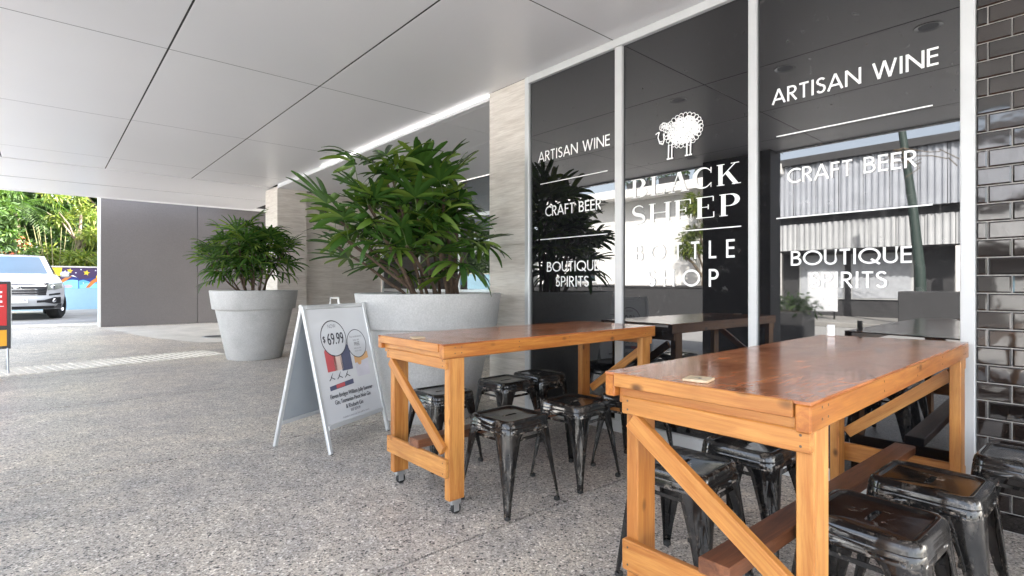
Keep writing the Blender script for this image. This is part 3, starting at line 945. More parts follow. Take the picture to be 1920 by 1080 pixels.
# ------------------------------------------------------------------ planters and lady palms
def planter(loc, label, sc=1.0):
    t = thing('planter', label, 'planter', loc, 0, 'large grey tapered planters')
    prof = [(0, .0), (.385, .0), (.395, .012), (.545, .74), (.552, .765), (.556, .77), (.588, .772), (.594, .782), (.628, 1.035), (.630, 1.05), (.622, 1.056), (.585, 1.056), (.575, 1.045), (.55, .95)]
    MB().lathe(prof, 64).build('pot', M['pot'], t, True)
    MB().lathe([(0, .985), (.2, .995), (.556, .955)], 40).build('soil', M['soil'], t, True)
    t.scale = (sc, sc, sc)
    return t
planter((2.535, 3.985, 0), 'large grey tapered planter beside the sandwich board, behind the far table')
planter((2.45, 8.82, 0), 'grey tapered planter further along, by the driveway end pillar', .985)

def frond_mesh(seed, nl, L, wid, droop):
    """a lady-palm fan: blunt ribbed fingers spreading from the end of a petiole (local +x is outward)"""
    q = random.Random(seed)
    o = MB()
    spread = R(q.uniform(95, 125))
    for k in range(nl):
        a = -spread + 2 * spread * (k + .5) / nl + R(q.uniform(-5, 5))
        l = L * (0.80 + .22 * math.cos(a * .75)) * q.uniform(.88, 1.08)
        w = wid * q.uniform(.85, 1.15)
        d = Vector((math.cos(a), math.sin(a), 0)); sd = Vector((-math.sin(a), math.cos(a), 0))
        tw = R(q.uniform(-22, 22)); dr = droop * q.uniform(.7, 1.4)
        n = 7; vs = []; at = []
        prof = [.25, .70, .93, 1.0, 1.0, .96, .82, .30]
        for i in range(n + 1):
            t = i / n
            c = d * (l * t * (1 - .18 * dr * t * t)) + Vector((0, 0, -dr * l * .55 * t ** 2.1 + .03 * t))
            ww = w * prof[i] / 2
            ct = sd * math.cos(tw * t) + Vector((0, 0, math.sin(tw * t)))
            fold = Vector((0, 0, ww * .45))
            vs += [c + ct * ww + fold, c, c - ct * ww + fold]
            at += [t, t, t]
        fs = []
        for i in range(n):
            b = i * 3
            fs += [(b, b + 1, b + 4, b + 3), (b + 1, b + 2, b + 5, b + 4)]
        o.add(vs, fs, at)
    me = o.mesh('frond', M['rhapis'], True, True)
    return me
FR_BIG = [frond_mesh(s, q, .355, .050, dr) for s, (q, dr) in enumerate([(7, .25), (8, .5), (9, .35), (6, .8), (8, .2), (9, .6), (7, 1.0), (8, .25)])]
FR_SM = [frond_mesh(50 + s, q, .30, .026, dr) for s, (q, dr) in enumerate([(10, .5), (12, .8), (11, .4), (9, 1.0), (12, .6), (10, .3)])]

def palm(loc, label, canes, meshes, seed, per, plen, lsc):
    """canes: list of (base dx,dy, top dx,dy,dz) - each a fibrous stem with fronds up its length"""
    q = random.Random(seed)
    t = thing('lady_palm', label, 'palm', loc, 0, 'lady palms in planters')
    for (bx, by, tx, ty, tz) in canes:
        pts = []
        for i in range(7):
            s = i / 6
            bow = math.sin(PI * s) * .04
            pts.append((bx + (tx - bx) * s ** 1.15 + bow * q.uniform(-.5, .5), by + (ty - by) * s ** 1.15 + bow * q.uniform(-.5, .5), tz * s))
        MB().tube(pts, [.0135 + .003 * q.random() - .003 * i / 6 for i in range(7)], 7).build('stem', M['cane'], t, True)
        n = max(3, int(per * (0.6 + tz * .55)))
        a = q.uniform(0, 2 * PI)
        for k in range(n):
            s = 1 - (k / n) ** 1.1 * .62 + q.uniform(-.03, .03)
            s = min(1.0, max(.22, s))
            f = s * 6; i = min(5, int(f)); u = f - i
            p0 = Vector(pts[i]).lerp(Vector(pts[i + 1]), u)
            a += 2.4 + q.uniform(-.35, .35)
            el = R(64) * s ** 2 - R(6) * (1 - s) + R(q.uniform(-14, 16))
            pl_ = plen * q.uniform(.65, 1.2) * (1.1 - .35 * s)
            d = Vector((math.cos(a) * math.cos(el), math.sin(a) * math.cos(el), math.sin(el)))
            p1 = p0 + d * pl_
            p1.z = max(p1.z, .05)
            mid = (p0 + p1) / 2 + Vector((0, 0, .02))
            ob = inst('frond', q.choice(meshes), t, p1, (0, 0, 0))
            pitch = -el * .75 + R(q.uniform(-8, 26))
            ob.rotation_euler = (R(q.uniform(-28, 28)), pitch, a)
            sc = lsc * q.uniform(.78, 1.15)
            ob.scale = (sc, sc, sc)
            inv = ob.matrix_basis.inverted()
            MB().tube([inv @ p0, inv @ mid, inv @ p1], [.0045, .004, .003], 4, False).build('petiole', M['petiole'], ob, True)
    return t
# world offsets: "right in the picture" is about (.75,-.66), "away" about (.54,.84)
def cn(r0, a0, r1, a1, z):
    rx, ry = .80, -.60; ax, ay = .54, .84
    return (r0 * rx + a0 * ax, r0 * ry + a0 * ay, r1 * rx + a1 * ax, r1 * ry + a1 * ay, z)
palm((2.535, 3.985, .985), 'big dark green lady palm filling the planter behind the far table', [
    cn(-.08, .0, -.82, .05, .74), cn(-.10, .1, -.62, .12, 1.00), cn(-.05, -.1, -.66, -.25, .50), cn(.0, .1, -.40, .15, 1.12), cn(-.05, -.05, -.30, -.12, 1.02),
    cn(.05, .05, -.14, .10, 1.04), cn(.06, -.05, -.10, -.22, .74), cn(.18, .05, .04, .12, 1.00), cn(.20, -.02, .12, -.05, .92), cn(.22, .1, .26, .12, .82),
    cn(.16, -.12, .06, -.28, .58), cn(-.12, .0, -.50, -.20, .80), cn(.24, .0, .28, -.08, .38), cn(-.16, .12, -.84, .2, .50), cn(.1, .2, -.04, .35, 1.06),
    cn(-.1, -.1, -.36, -.34, .52), cn(.1, -.1, -.18, -.36, .46)], FR_BIG, 3, 6.6, .25, .98)
palm((2.37, 8.84, .97), 'bushy lady palm with narrow leaves in the planter by the driveway pillar', [
    cn(-.1, .0, -.55, .05, .62), cn(-.05, .1, -.38, .12, .82), cn(0, -.1, -.28, -.2, .70), cn(.02, .1, -.12, .15, .94), cn(.05, 0, .05, -.1, .95), cn(.12, .1, .20, .15, .90),
    cn(.15, -.05, .35, -.1, .78), cn(.18, .05, .50, .08, .68), cn(.1, -.1, .15, -.28, .62), cn(-.12, -.05, -.48, -.2, .45), cn(.2, .1, .30, .3, .75), cn(-.02, -.1, -.05, -.3, .78)], FR_SM, 8, 11.5, .24, 1.08)

# ------------------------------------------------------------------ timber tables
def table(label, x0, x1, y0, y1, zt, skew=0.0, zr=(.237, .237), insf=.072):
    t = thing('timber_table', label, 'table', ((x0 + x1) / 2, (y0 + y1) / 2, 0), 0, 'timber bar tables')
    cx, cy = (x0 + x1) / 2, (y0 + y1) / 2
    X0, X1, Y0, Y1 = x0 - cx, x1 - cx, y0 - cy, y1 - cy
    E = .036                                    # thickness of the long edge boards
    hb = .066                                   # their height
    # top sheet between the edge boards
    o = MB().prism([(X0 - .011, Y0 + .001, zt - .007), (X1 - .001, Y0 + .001, zt - .007), (X1 - skew - .001, Y1 - .001, zt - .007), (X0 - .011, Y1 - .001, zt - .007)], (0, 0, .007))
    o.build('table_top', M['tabletop'], t)
    zt -= .0073
    board('sub_rail', t, (X0 + .022, Y0 + E + .002, zt - .052), (X0 + .022, Y1 - E - .002, zt - .052), .066, .022, M['pine'], (0, 0, 1), .002)
    board('edge_board', t, (X0 - .012, Y0 + E / 2, zt - hb / 2), (X1, Y0 + E / 2, zt - hb / 2), hb, E, M['pine_edge'], (0, 0, 1), .004)
    board('edge_board', t, (X0 - .012, Y1 - E / 2, zt - hb / 2), (X1 - skew, Y1 - E / 2, zt - hb / 2), hb, E, M['pine_edge'], (0, 0, 1), .004)
    board('end_board', t, (X0 - .006, Y0 + E + .002, zt - .0135), (X0 - .006, Y1 - E - .002, zt - .0135), .040, .022, M['pine'], (0, 0, 1), .002)
    board('end_board', t, (X1 - .06, Y0 + E + .002, zt - .045), (X1 - .06, Y1 - E - .002, zt - .045), .040, .022, M['pine'], (0, 0, 1), .002)
    lt = .042; lw = .092
    ins = .006
    feet = .075
    zt += .0073
    fx = X0 + .028; bx = X1 - .055 - lw
    zl = zt - .068
    for (lx, ly) in ((fx, Y0 + ins), (fx, Y1 - insf - lt), (bx, Y0 + ins), (bx, Y1 - insf - lt)):
        leg = board('leg', t, (lx + lw / 2, ly + lt / 2, feet), (lx + lw / 2, ly + lt / 2, zl), lw, lt, M['pine'], (1, 0, 0), .003)
        c = MB()
        c.box(-.028, .028, -.018, .018, .052, .0745, .002)
        for sy in (-.017, .015):
            c.box(-.014, .016, sy, sy + .002, .018, .054)
        cas = c.build('caster', M['steel'], t, loc=(lx + lw / 2, ly + lt / 2, 0))
        w = MB().lathe([(0, -.012), (.020, -.012), (.026, -.008), (.026, .008), (.020, .012), (0, .012)], 20, axis='X').build('wheel', M['rubber'], cas, True, (.006, 0, .027), (0, 0, R(90)))
    scr = MB()
    # end frames: apron, low rail, diagonal
    ya, yb = Y0 + ins, Y1 - insf
    th = .024
    for (xe, sgn) in ((fx, -1), (bx + lw, 1)):
        xc = xe + sgn * (th / 2 + .0005)
        board('apron', t, (xc, ya, zt - .068 - .028), (xc, yb, zt - .068 - .028), .054, th, M['pine'], (0, 0, 1))
        board('low_rail', t, (xc, ya, zr[sgn > 0]), (xc, yb, zr[sgn > 0]), .092, th, M['pine'], (0, 0, 1), .004)
        xd = xc
        top = (xd, yb - .030, zt - .138); bot = (xd, ya + .030, zr[0] + .082)
        if sgn > 0:
            top, bot = (xd, ya + .06, zt - .145), (xd, yb - .03, .345)
            top, bot = (xd - .002, ya + .05, zt - .15), (xd - .002, yb - .05, zr[1] + .10)
        board('brace', t, top, bot, .054, th, M['pine'], (0, 1, .5), .002)
        if sgn < 0:
            xf_ = xc - th / 2
            for yy in (ya + .022, yb - .022):
                for zz in (zt - .108, zt - .082, zr[0] - .026, zr[0] + .026):
                    scr.lathe([(0, -.0005), (.0034, -.0005), (.0034, .001)], 8, (xf_, yy, zz), axis='X')
    for xx in (fx + .03, fx + .07, bx + .03, bx + .07, 0.0, -.4, .4):
        for zz in (zt - .020, zt - .048):
            n0 = len(scr.v)
            scr.lathe([(0, -.0005), (.0034, -.0005), (.0034, .001)], 8, (0, 0, 0), axis='X')
            scr.v[n0:] = [(xx + p[1], Y0 + p[0], zz + p[2]) for p in scr.v[n0:]]
    sc_o = scr.build('screw_heads', M['rusty'], t)
    sc_o['kind'] = 'stuff'
    # stretcher laid on the low rails
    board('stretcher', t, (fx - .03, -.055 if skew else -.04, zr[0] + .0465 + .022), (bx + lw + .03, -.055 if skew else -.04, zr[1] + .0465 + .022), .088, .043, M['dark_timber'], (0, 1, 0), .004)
    return t
table('further timber bar table on castors, standing next to the sandwich board', 1.445, 3.205, 2.13, 2.79, .842)
table('nearest timber bar table with a wooden number tag lying on its corner', 1.318, 3.245, .459, 1.050, .861, .12, (.311, .245), .052)

# number tags
tg = MB().box(-.034, .034, -.034, .034, 0, .007, .001).build('number_tag', M['pale_ply'], None, loc=(1.372, .772, .8617), rot=(0, 0, R(12)))
tag(tg, 'small square wooden number tag lying flat on the nearest table', 'tag')
MB().ribbon([(-.008, .012), (.002, .006), (.006, -.004), (-.004, -.014)], .005).build('number', M['print_dark'], tg, loc=(0, 0, .0075), rot=(0, 0, R(-60)), fix=False)
tg = MB().box(-.034, .034, -.034, .034, 0, .007, .001).build('number_tag', M['pale_ply'], None, loc=(1.50, 2.47, .8427), rot=(0, 0, R(-18)))
tag(tg, 'small wooden number tag lying flat on the further table near its left end', 'tag')
tg = MB().box(-.018, .018, -.006, .006, 0, .058, .002).build('number_tag', M['vinyl'], None, loc=(3.075, .985, .8617), rot=(0, 0, R(-45)))
tag(tg, 'small white tag standing upright at the window end of the nearest table', 'tag')

# ------------------------------------------------------------------ stools
SH = .455
def rsq(half, cut, n=4):
    """rounded square loop of 4*(n+1+2) points"""
    pts = []
    cs = [(half - cut, half - cut, 0), (-(half - cut), half - cut, 90), (-(half - cut), -(half - cut), 180), (half - cut, -(half - cut), 270)]
    for k, (x, y, a0) in enumerate(cs):
        for i in range(n + 1):
            a = R(a0 + 90 * i / n)
            pts.append((x + cut * math.cos(a), y + cut * math.sin(a)))
        nx, ny, na = cs[(k + 1) % 4]
        p = pts[-1]; q2 = (nx + cut * math.cos(R(na)), ny + cut * math.sin(R(na)))
        for s in (1 / 3, 2 / 3):
            pts.append((p[0] + (q2[0] - p[0]) * s, p[1] + (q2[1] - p[1]) * s))
    return pts
def seat_mb():
    o = MB()
    rings = [(.118, .028, SH - .010), (.124, .031, SH - .0085), (.130, .034, SH - .001), (.138, .038, SH), (.1465, .042, SH - .003), (.1525, .046, SH - .011), (.1555, .048, SH - .024),
             (.1575, .049, SH - .032), (.1555, .048, SH - .036), (.158, .049, SH - .042), (.161, .05, SH - .066), (.1595, .049, SH - .067), (.1545, .047, SH - .040), (.150, .044, SH - .018), (.12, .03, SH - .0135)]
    loops = [rsq(a, b) for a, b, z in rings]
    n = len(loops[0])
    vs = []; fs = []
    # slot outline (long in x)
    slot = []
    for (x, y) in loops[0]:
        ang = math.atan2(y, x)
        sx = max(-.040, min(.040, x * .48))
        slot.append((sx + .0105 * math.cos(ang), .0105 * math.sin(ang)))
    for (x, y) in slot: vs.append((x, y, SH - .018))
    for (x, y) in slot: vs.append((x, y, SH - .0095))
    for lp, (a, b, z) in zip(loops, rings):
        vs += [(x, y, z) for x, y in lp]
    for r in range(len(rings) + 1):
        for i in range(n):
            j = (i + 1) % n
            fs.append((r * n + i, r * n + j, (r + 1) * n + j, (r + 1) * n + i))
    # close the underside back to the slot
    r = len(rings) + 1
    for i in range(n):
        j = (i + 1) % n
        fs.append((r * n + i, r * n + j, j, i))
    return o.add(vs, fs)
def leg_mb():
    """pressed-steel corner leg: folded sheet, wide at the skirt and narrow at the foot, with a rib down the middle"""
    o = MB(); vs = []; fs = []
    lv = [(.0, SH - .050), (.04, SH - .068), (.10, SH - .092), (.20, SH - .13), (.35, .275), (.5, .215), (.65, .15), (.8, .095), (.9, .05), (1.0, .012)]
    prof = 11
    for t, z in lv:
        c = .1570 + .031 * t                       # outer corner distance from the axis on each side
        arm = .074 * (1 - t) ** 1.25 + .020 + (.035 * (1 - t / .06) if t < .06 else 0)
        rad = .040 * (1 - t) + .010
        rad = min(rad, arm * .8)
        pr = []
        pr.append((c, c - arm)); pr.append((c, c - (arm + rad) / 2))
        for k in range(7):
            a = R(90 * k / 6)
            pr.append((c - rad + rad * math.cos(a), c - rad + rad * math.sin(a)))
        pr.append((c - (arm + rad) / 2, c)); pr.append((c - arm, c))
        g = .007 * max(0, min(1, (t - .28) / .06)) * max(0, min(1, (.86 - t) / .05))
        for k, (x, y) in enumerate(pr):
            if k in (4, 5, 6):
                e = g * (1.0 if k == 5 else .55)
                x -= e; y -= e
            vs.append((x, y, z))
    for i in range(len(lv) - 1):
        for k in range(prof - 1):
            a = i * prof + k
            fs.append((a, a + 1, a + prof + 1, a + prof))
    return o.add(vs, fs)
def make_stool(label):
    t = thing('metal_stool', label, 'stool', (0, 0, 0), 0, 'black metal stools around the tables')
    seat_mb().build('seat', M['enamel'], t, True)
    lm = leg_mb().mesh('leg', M['enamel'], True)
    try: lm.set_sharp_from_angle(angle=R(50))
    except Exception: pass
    for k in range(4):
        lg = inst('leg', lm, t, (0, 0, 0), (0, 0, PI / 2 * k))
        sd = lg.modifiers.new('thickness', 'SOLIDIFY'); sd.thickness = .0025; sd.offset = -1
        MB().box(.163, .1905, .163, .1905, 0, .022, .005).build('foot', M['rubber'], lg)
    for k in range(2):
        s = -1 if k else 1
        MB().box(-.150, .150, s * .141 - .002, s * .141 + .002, SH - .108, SH - .092).build('cross_bar', M['enamel'], t)
    for k in range(2):
        s = -1 if k else 1
        MB().box(s * .141 - .002, s * .141 + .002, -.139, .139, SH - .107, SH - .093).build('cross_bar', M['enamel'], t)
    return t
stools = [
    (1.835, 2.11, 2, 'black metal stool in front of the further table, closest to its near leg'),
    (2.345, 2.105, 3, 'black metal stool in front of the further table, midway along its near side'),
    (2.49, 2.90, 2, 'black metal stool tucked behind the further table, in front of the stone pillar'),
    (2.87, 2.945, 3, 'black metal stool behind the further table, hard against the glass'),
    (1.925, 2.87, -1, 'black metal stool behind the further table, seen through its braced end frame'),
    (2.75, 1.985, 2, 'black metal stool at the further table, half hidden by the corner of the nearest table'),
    (1.855, 1.105, 2, 'black metal stool behind the nearest table, crossed by its diagonal brace'),
    (2.305, 1.055, 0, 'black metal stool with sky reflected in its seat, behind the nearest table'),
    (1.845, .478, -3, 'worn black metal stool cut off by the bottom of the picture, beside the nearest table'),
    (2.335, .432, -2, 'worn black metal stool behind the bottom one, under the long edge of the nearest table'),
    (2.915, .225, -2, 'black metal stool against the brown tiled wall, at the picture edge'),
]
st0 = None
for k, (x, y, a, lab) in enumerate(stools):
    if st0 is None:
        st = st0 = make_stool(lab)
    else:
        st = copy_tree(st0)
    st.location = (x, y, 0); st.rotation_euler = (0, 0, R(a)); st['label'] = lab

# ------------------------------------------------------------------ text with the built-in font
def text_mb(s, size, sx=1.0, align='CENTER'):
    cu = bpy.data.curves.new('txt', 'FONT')
    cu.body = s; cu.size = size; cu.align_x = align; cu.resolution_u = 4
    ob = bpy.data.objects.new('txt', cu)
    COL.objects.link(ob)
    dg = bpy.context.evaluated_depsgraph_get()
    me = bpy.data.meshes.new_from_object(ob.evaluated_get(dg))
    o = MB().add([(v.co.x * sx, v.co.y, 0) for v in me.vertices], [tuple(p.vertices) for p in me.polygons])
    bpy.data.objects.remove(ob); bpy.data.curves.remove(cu); bpy.data.meshes.remove(me)
    return o

# ------------------------------------------------------------------ sandwich board
pF = Vector((1.431, 3.438, 0)); qF = Vector((1.990, 3.716, 0)); pB = Vector((1.193, 3.879, 0))
dirx = (qF - pF).normalized(); wS = .635
diry = Vector((-dirx.y, dirx.x, 0))
sb = thing('sandwich_board', 'silver framed sandwich board advertising gin at 69.99 beside the big planter', 'sign', pF + dirx * wS / 2 + diry * .25, math.atan2(dirx.y, dirx.x))
SHT = .99; HD = .245
def leaf_frame(sgn):
    ang = math.atan2(HD, SHT)
    L = math.hypot(HD, SHT)
    f = bpy.data.objects.new('board_frame' if 0 else 'panel', None)
    # local: x across, y up the leaf, z outward
    up = Vector((0, -sgn * 0 + (HD * (1 if sgn < 0 else -1)), SHT)).normalized()
    xx = Vector((1, 0, 0)) if sgn < 0 else Vector((-1, 0, 0))
    nn = xx.cross(up)
    mt = Matrix((xx, up, nn)).transposed().to_4x4()
    mt.translation = Vector((0, HD * sgn, 0))
    def put(o, name, mat, z=0):
        b = o.build(name, mat, sb, fix=False)
        m2 = mt.copy()
        m2.translation = mt.translation + nn * z
        b.matrix_local = m2
        return b
    hw = wS / 2
    for s in (-1, 1):
        o = MB().box(s * hw - .016, s * hw + .016, .0, L - .005, -.011, .011, .004)
        put(o, 'frame_rail', M['alu'])
        o = MB().box(s * hw - .014, s * hw + .014, -.004, .014, -.010, .010, .001)
        put(o, 'foot', M['rubber'], 0)
    put(MB().box(-hw + .0165, hw - .0165, .155, .187, -.011, .011, .004), 'frame_rail', M['alu'])
    put(MB().box(-hw + .0165, hw - .0165, L - .036, L - .005, -.011, .011, .004), 'frame_rail', M['alu'])
    panel = put(MB().box(-hw + .0165, hw - .0165, .1875, L - .0365, -.004, .004), 'poster' if sgn < 0 else 'back_panel', M['print_white'] if sgn < 0 else M['sign_grey'])
    inner = put(MB().box(-hw + .018, hw - .018, .189, L - .038, -.007, -.0045), 'backing_sheet', M['sign_grey'])
    return panel, L
poster, L = leaf_frame(-1)
leaf_frame(1)
hn = MB().tube([(-.05, 0, SHT - .01), (-.04, 0, SHT + .04), (.04, 0, SHT + .04), (.05, 0, SHT - .01)], .008, 8).build('handle', M['vinyl'], sb, True)
for s in (-1, 1):
    MB().tube([(s * wS / 2 - .02, 0, SHT - .012), (s * wS / 2 + .02, 0, SHT - .012)], .014, 10).build('hinge', M['alu'], sb, True)
def pr_(o, name, mat, z=.0050):
    b = o.build(name, M[mat], poster, loc=(0, 0, z), fix=False)
    return b
def disc(cx, cy, r, n=40, ry=None):
    return MB().poly([(cx + r * math.cos(2 * PI * k / n), cy + (ry or r) * math.sin(2 * PI * k / n), 0) for k in range(n)])
def ring(cx, cy, r, w, n=40):
    return MB().ribbon([(cx + r * math.cos(2 * PI * k / n), cy + r * math.sin(2 * PI * k / n)) for k in range(n)], w, closed=True)
def tx(s, cx, cy, size, mat='print_dark', sx=.8, z=.0062, name='lettering'):
    o = text_mb(s, size, sx)
    o.v = [(p[0] + cx, p[1] + cy, 0) for p in o.v]
    b_ = pr_(o, name, mat, z)
    b_['kind'] = 'stuff'
    return b_
def bottle(cx, cy, w, hgt, mat):
    pr_(MB().poly([(cx - w / 2, cy, 0), (cx + w / 2, cy, 0), (cx + w / 2, cy + hgt * .55, 0), (cx + w * .2, cy + hgt * .75, 0), (cx + w * .2, cy + hgt, 0), (cx - w * .2, cy + hgt, 0), (cx - w * .2, cy + hgt * .75, 0), (cx - w / 2, cy + hgt * .55, 0)]), 'bottle_print', mat, .0048)
bottle(-.155, .535, .10, .26, 'print_red'); bottle(-.085, .535, .085, .24, 'print_pink'); bottle(-.0, .525, .115, .28, 'print_navy')
bottle(.165, .46, .15, .26, 'print_lilac')
pr_(MB().poly([(.09, .56, 0), (.25, .585, 0), (.25, .635, 0), (.09, .62, 0)]), 'label_print', 'print_orange', .0052)
pr_(disc(.14, .565, .022), 'label_print', 'print_orange', .0056)
pr_(MB().poly([(-.215, .405, 0), (.035, .42, 0), (.035, .455, 0), (-.215, .435, 0)]), 'label_print', 'print_navy', .0050)
pr_(MB().poly([(-.15, .413, 0), (-.06, .419, 0), (-.06, .445, 0), (-.15, .438, 0)]), 'label_print', 'print_red', .0054)
for k in range(3):
    x = -.205 + .08 * k
    pr_(MB().ribbon([(x, .475), (x + .02, .49), (x + .045, .525), (x + .02, .497), (x + .055, .478)], .006), 'label_print', 'print_dark', .0054)
pr_(disc(-.085, .765, .128), 'price_disc', 'print_white', .0056); pr_(ring(-.085, .765, .128, .007), 'price_ring', 'print_dark', .0060)
pr_(disc(.150, .705, .105), 'price_disc', 'print_white', .0056); pr_(ring(.150, .705, .105, .0055), 'price_ring', 'print_dark', .0060)
tx('NOW', -.085, .840, .040, 'print_grey', .8)
for dx in (-.0012, .0012):
    tx('69.99', -.068 + dx, .722, .118, 'print_dark', .66)
    tx('$', -.185 + dx, .745, .062, 'print_dark', .8)
tx('Plus complimentary', .150, .752, .022, 'print_grey', .8); tx('tonic 4pk', .150, .725, .024, 'print_grey', .8)
tx('FREE', .150, .688, .040, 'print_dark', .75); tx('when you buy', .150, .664, .018, 'print_grey', .8); tx('two or more', .150, .644, .018, 'print_grey', .8)
for dx in (-.0008, .0008):
  tx('Eleven Bridges William Jolly Summer', dx, .352, .042, 'print_dark', .74)
  tx('Gin, Tasmanian Pinot Noir Gin', dx, .307, .042, 'print_dark', .74)
  tx('& Rhubarb Gin', dx, .262, .042, 'print_dark', .74)
  tx('RRP $79.99', dx, .232, .030, 'print_grey', .74)
tx('Available in store only. See staff for details.', .0, .202, .017, 'print_grey', 1.0)

# ------------------------------------------------------------------ red and yellow pavement sign at the left
rs = thing('pavement_sign', 'black framed pavement sign with red and yellow panels, cut off by the picture edge', 'sign', (-.625, 9.45, 0), R(4))
def rbox(name, x0, x1, z0, z1, mat, y0, y1, c=.002):
    return MB().box(x0, x1, y0, y1, z0, z1, c).build(name, M[mat], rs)
rbox('frame_rail', .265, .30, .30, 1.17, 'black_frame', -.02, .02)
rbox('frame_rail', -.30, -.265, .30, 1.17, 'black_frame', -.02, .02)
rbox('frame_rail', -.2645, .2645, 1.135, 1.17, 'black_frame', -.02, .02)
rbox('frame_rail', -.2645, .2645, .30, .335, 'black_frame', -.02, .02)
rbox('frame_rail', -.2645, .2645, .545, .60, 'black_frame', -.02, .02)
red = rbox('red_panel', -.2645, .2645, .6005, 1.1345, 'sign_red', -.012, .012)
rbox('yellow_panel', -.2645, .2645, .3355, .5445, 'sign_yellow', -.012, .012)
rbox('edge_strip', .301, .309, .31, 1.16, 'alu', -.015, .015)
for sx in (-.27, .27):
    for sy in (-.24, .24):
        MB().tube([(sx, 0, .32), (sx + .0, sy, .0)], .012, 8).build('leg', M['steel'], rs, True)
e = MB()
for p_ in GL['E'][1]:
    e.ribbon([(a * .20 - .02, b * .14 + .90) for a, b in p_], .026)
e.xf(Matrix(((1, 0, 0, .145), (0, 0, 1, -.0145), (0, 1, 0, 0), (0, 0, 0, 1))))
e.build('lettering', M['vinyl'], red, fix=False)
e = MB().box(-.2, .235, -.0145, -.0135, .845, .853).build('ruled_line', M['vinyl'], red)

# ------------------------------------------------------------------ mural wall behind the car
mw = thing('mural_wall', 'low wall with a painted night sky mural above a pale blue base, behind the car', 'wall', (0, 25.4, .2))
MB().box(-16, 9, 0, .2, -.1, .775, .004).build('base_wall', M['pale_blue'], mw)
MB().box(-16, -4.1, .02, .2, .7755, 1.55, .004).build('plain_panel', M['pale_blue'], mw)
MB().box(-4.098, 9, .03, .2, .7755, 1.55, .004).build('mural_panel', concrete('mural_night_purple', (.045, .022, .075), 1.5, .6, .03, .1), mw)
MB().box(-16, 9, .0, .22, 1.551, 1.60, .004).build('coping', M['pale_concrete'], mw)
MP = {'y': simple('mural_yellow', (.75, .52, .02), .6), 'b': simple('mural_blue', (.10, .36, .62), .6), 'c': simple('mural_cyan', (.22, .55, .75), .6), 'd': simple('mural_navy', (.015, .03, .16), .6),
      'w': simple('mural_white', (.75, .77, .8), .6), 'o': simple('mural_orange', (.55, .17, .03), .6), 'l': simple('mural_lilac', (.45, .35, .62), .6), 'k': simple('mural_dark', (.012, .02, .05), .6)}
def mural(pts, m_, z=0):
    MB().poly([(x, .026 - z, zz) for x, zz in pts]).build('painted_shape', MP[m_], mw, fix=False)
def star(x, z, r):
    return [(x + (r if k % 2 == 0 else r * .45) * math.sin(PI * k / 5 + .2), z + (r if k % 2 == 0 else r * .45) * math.cos(PI * k / 5 + .2)) for k in range(10)]
mural([(-4, .78), (.30, .78), (.36, 1.05), (.44, 1.2), (.50, 1.545), (-4, 1.545)], 'y', 0)
mural([(.30, .78)] + [(.30 + .66 * k / 12, .80 + .40 * math.sin(PI * min(.62, .10 + k / 12 * .55))) for k in range(13)] + [(.96, .78)], 'd', .001)
mural([(.32, .78)] + [(.32 + .62 * k / 12, .80 + .30 * math.sin(PI * min(.60, .08 + k / 12 * .55))) for k in range(13)] + [(.94, .78)], 'c', .002)
mural([(.66 + .13 * math.cos(2 * PI * k / 16), .86 + .06 * math.sin(2 * PI * k / 16)) for k in range(16)], 'l', .003)
mural([(.955, .78), (.955, 1.12), (1.15, 1.14), (1.4, 1.18), (2.4, 1.2), (2.4, .78)], 'd', .001)
mural([(.96, .78), (.96, 1.06), (1.1, 1.10), (1.3, 1.02), (2.4, .96), (2.4, .78)], 'b', .002)
mural([(1.0, .78), (1.0, .90), (1.2, .98), (2.4, .90), (2.4, .78)], 'c', .003)
mural([(.40, 1.0), (.55, 1.16), (.72, 1.27), (.78, 1.24), (.60, 1.06), (.44, .94)], 'o', .004)
mural([(.66, 1.25), (.80, 1.27), (.92, 1.19), (.82, 1.22)], 'w', .004)
mural([(1.16, .80), (1.27, .80), (1.42, .98), (1.62, 1.14), (1.7, 1.30), (1.52, 1.22), (1.32, 1.05)], 'o', .004)
mural([(1.46, 1.20), (1.52, 1.32), (1.72, 1.34), (1.70, 1.18), (1.56, 1.12)], 'y', .005)
mural([(1.5, .82), (1.75, 1.02), (2.0, 1.05), (1.8, .86)], 'w', .0045)
mural(star(.71, 1.43, .095), 'y', .005); mural(star(1.19, 1.36, .105), 'y', .005)
for x, z_ in ((.58, 1.42), (1.03, 1.48), (1.46, 1.45), (.88, 1.36), (1.10, .98)):
    mural(star(x, z_, .030), 'w', .006)

# ------------------------------------------------------------------ white pickup facing us
CARP = simple('white_car_paint', (.44, .45, .46), .18, 0, .02, 2, ior=1.5)
CARG = simple('car_glass', (.05, .09, .13), .03, 0, .05, 2, ior=1.7)
CHROME = simple('chrome', (.75, .76, .78), .12, 1.0, .04)
DARKPL = simple('black_plastic', (.02, .02, .022), .5)
LAMP = simple('headlamp_glass', (.30, .32, .28), .08, .3, .15, 20)
car = thing('pickup_truck', 'white pickup truck parked facing us in the driveway under the trees', 'pickup truck', (-.50, 18.35, .2), R(2.5))
def lerp(tb, z):
    for (a, b), (c_, d) in zip(tb, tb[1:]):
        if z <= c_:
            return b + (d - b) * max(0, (z - a)) / (c_ - a)
    return tb[-1][1]
ZT = 1.03
HWT = [(.25, .80), (.40, .90), (.62, .93), (.88, .925), (ZT, .87)]
YZ = [(.25, .14), (.36, .04), (.54, .0), (.63, .03), (.88, .06), (.98, .11), (ZT, .20)]
def yf(x, z):
    s = abs(x) / lerp(HWT, z)
    return lerp(YZ, z) + .34 * s ** 3.2
NZ, NX = 18, 24
b = MB()
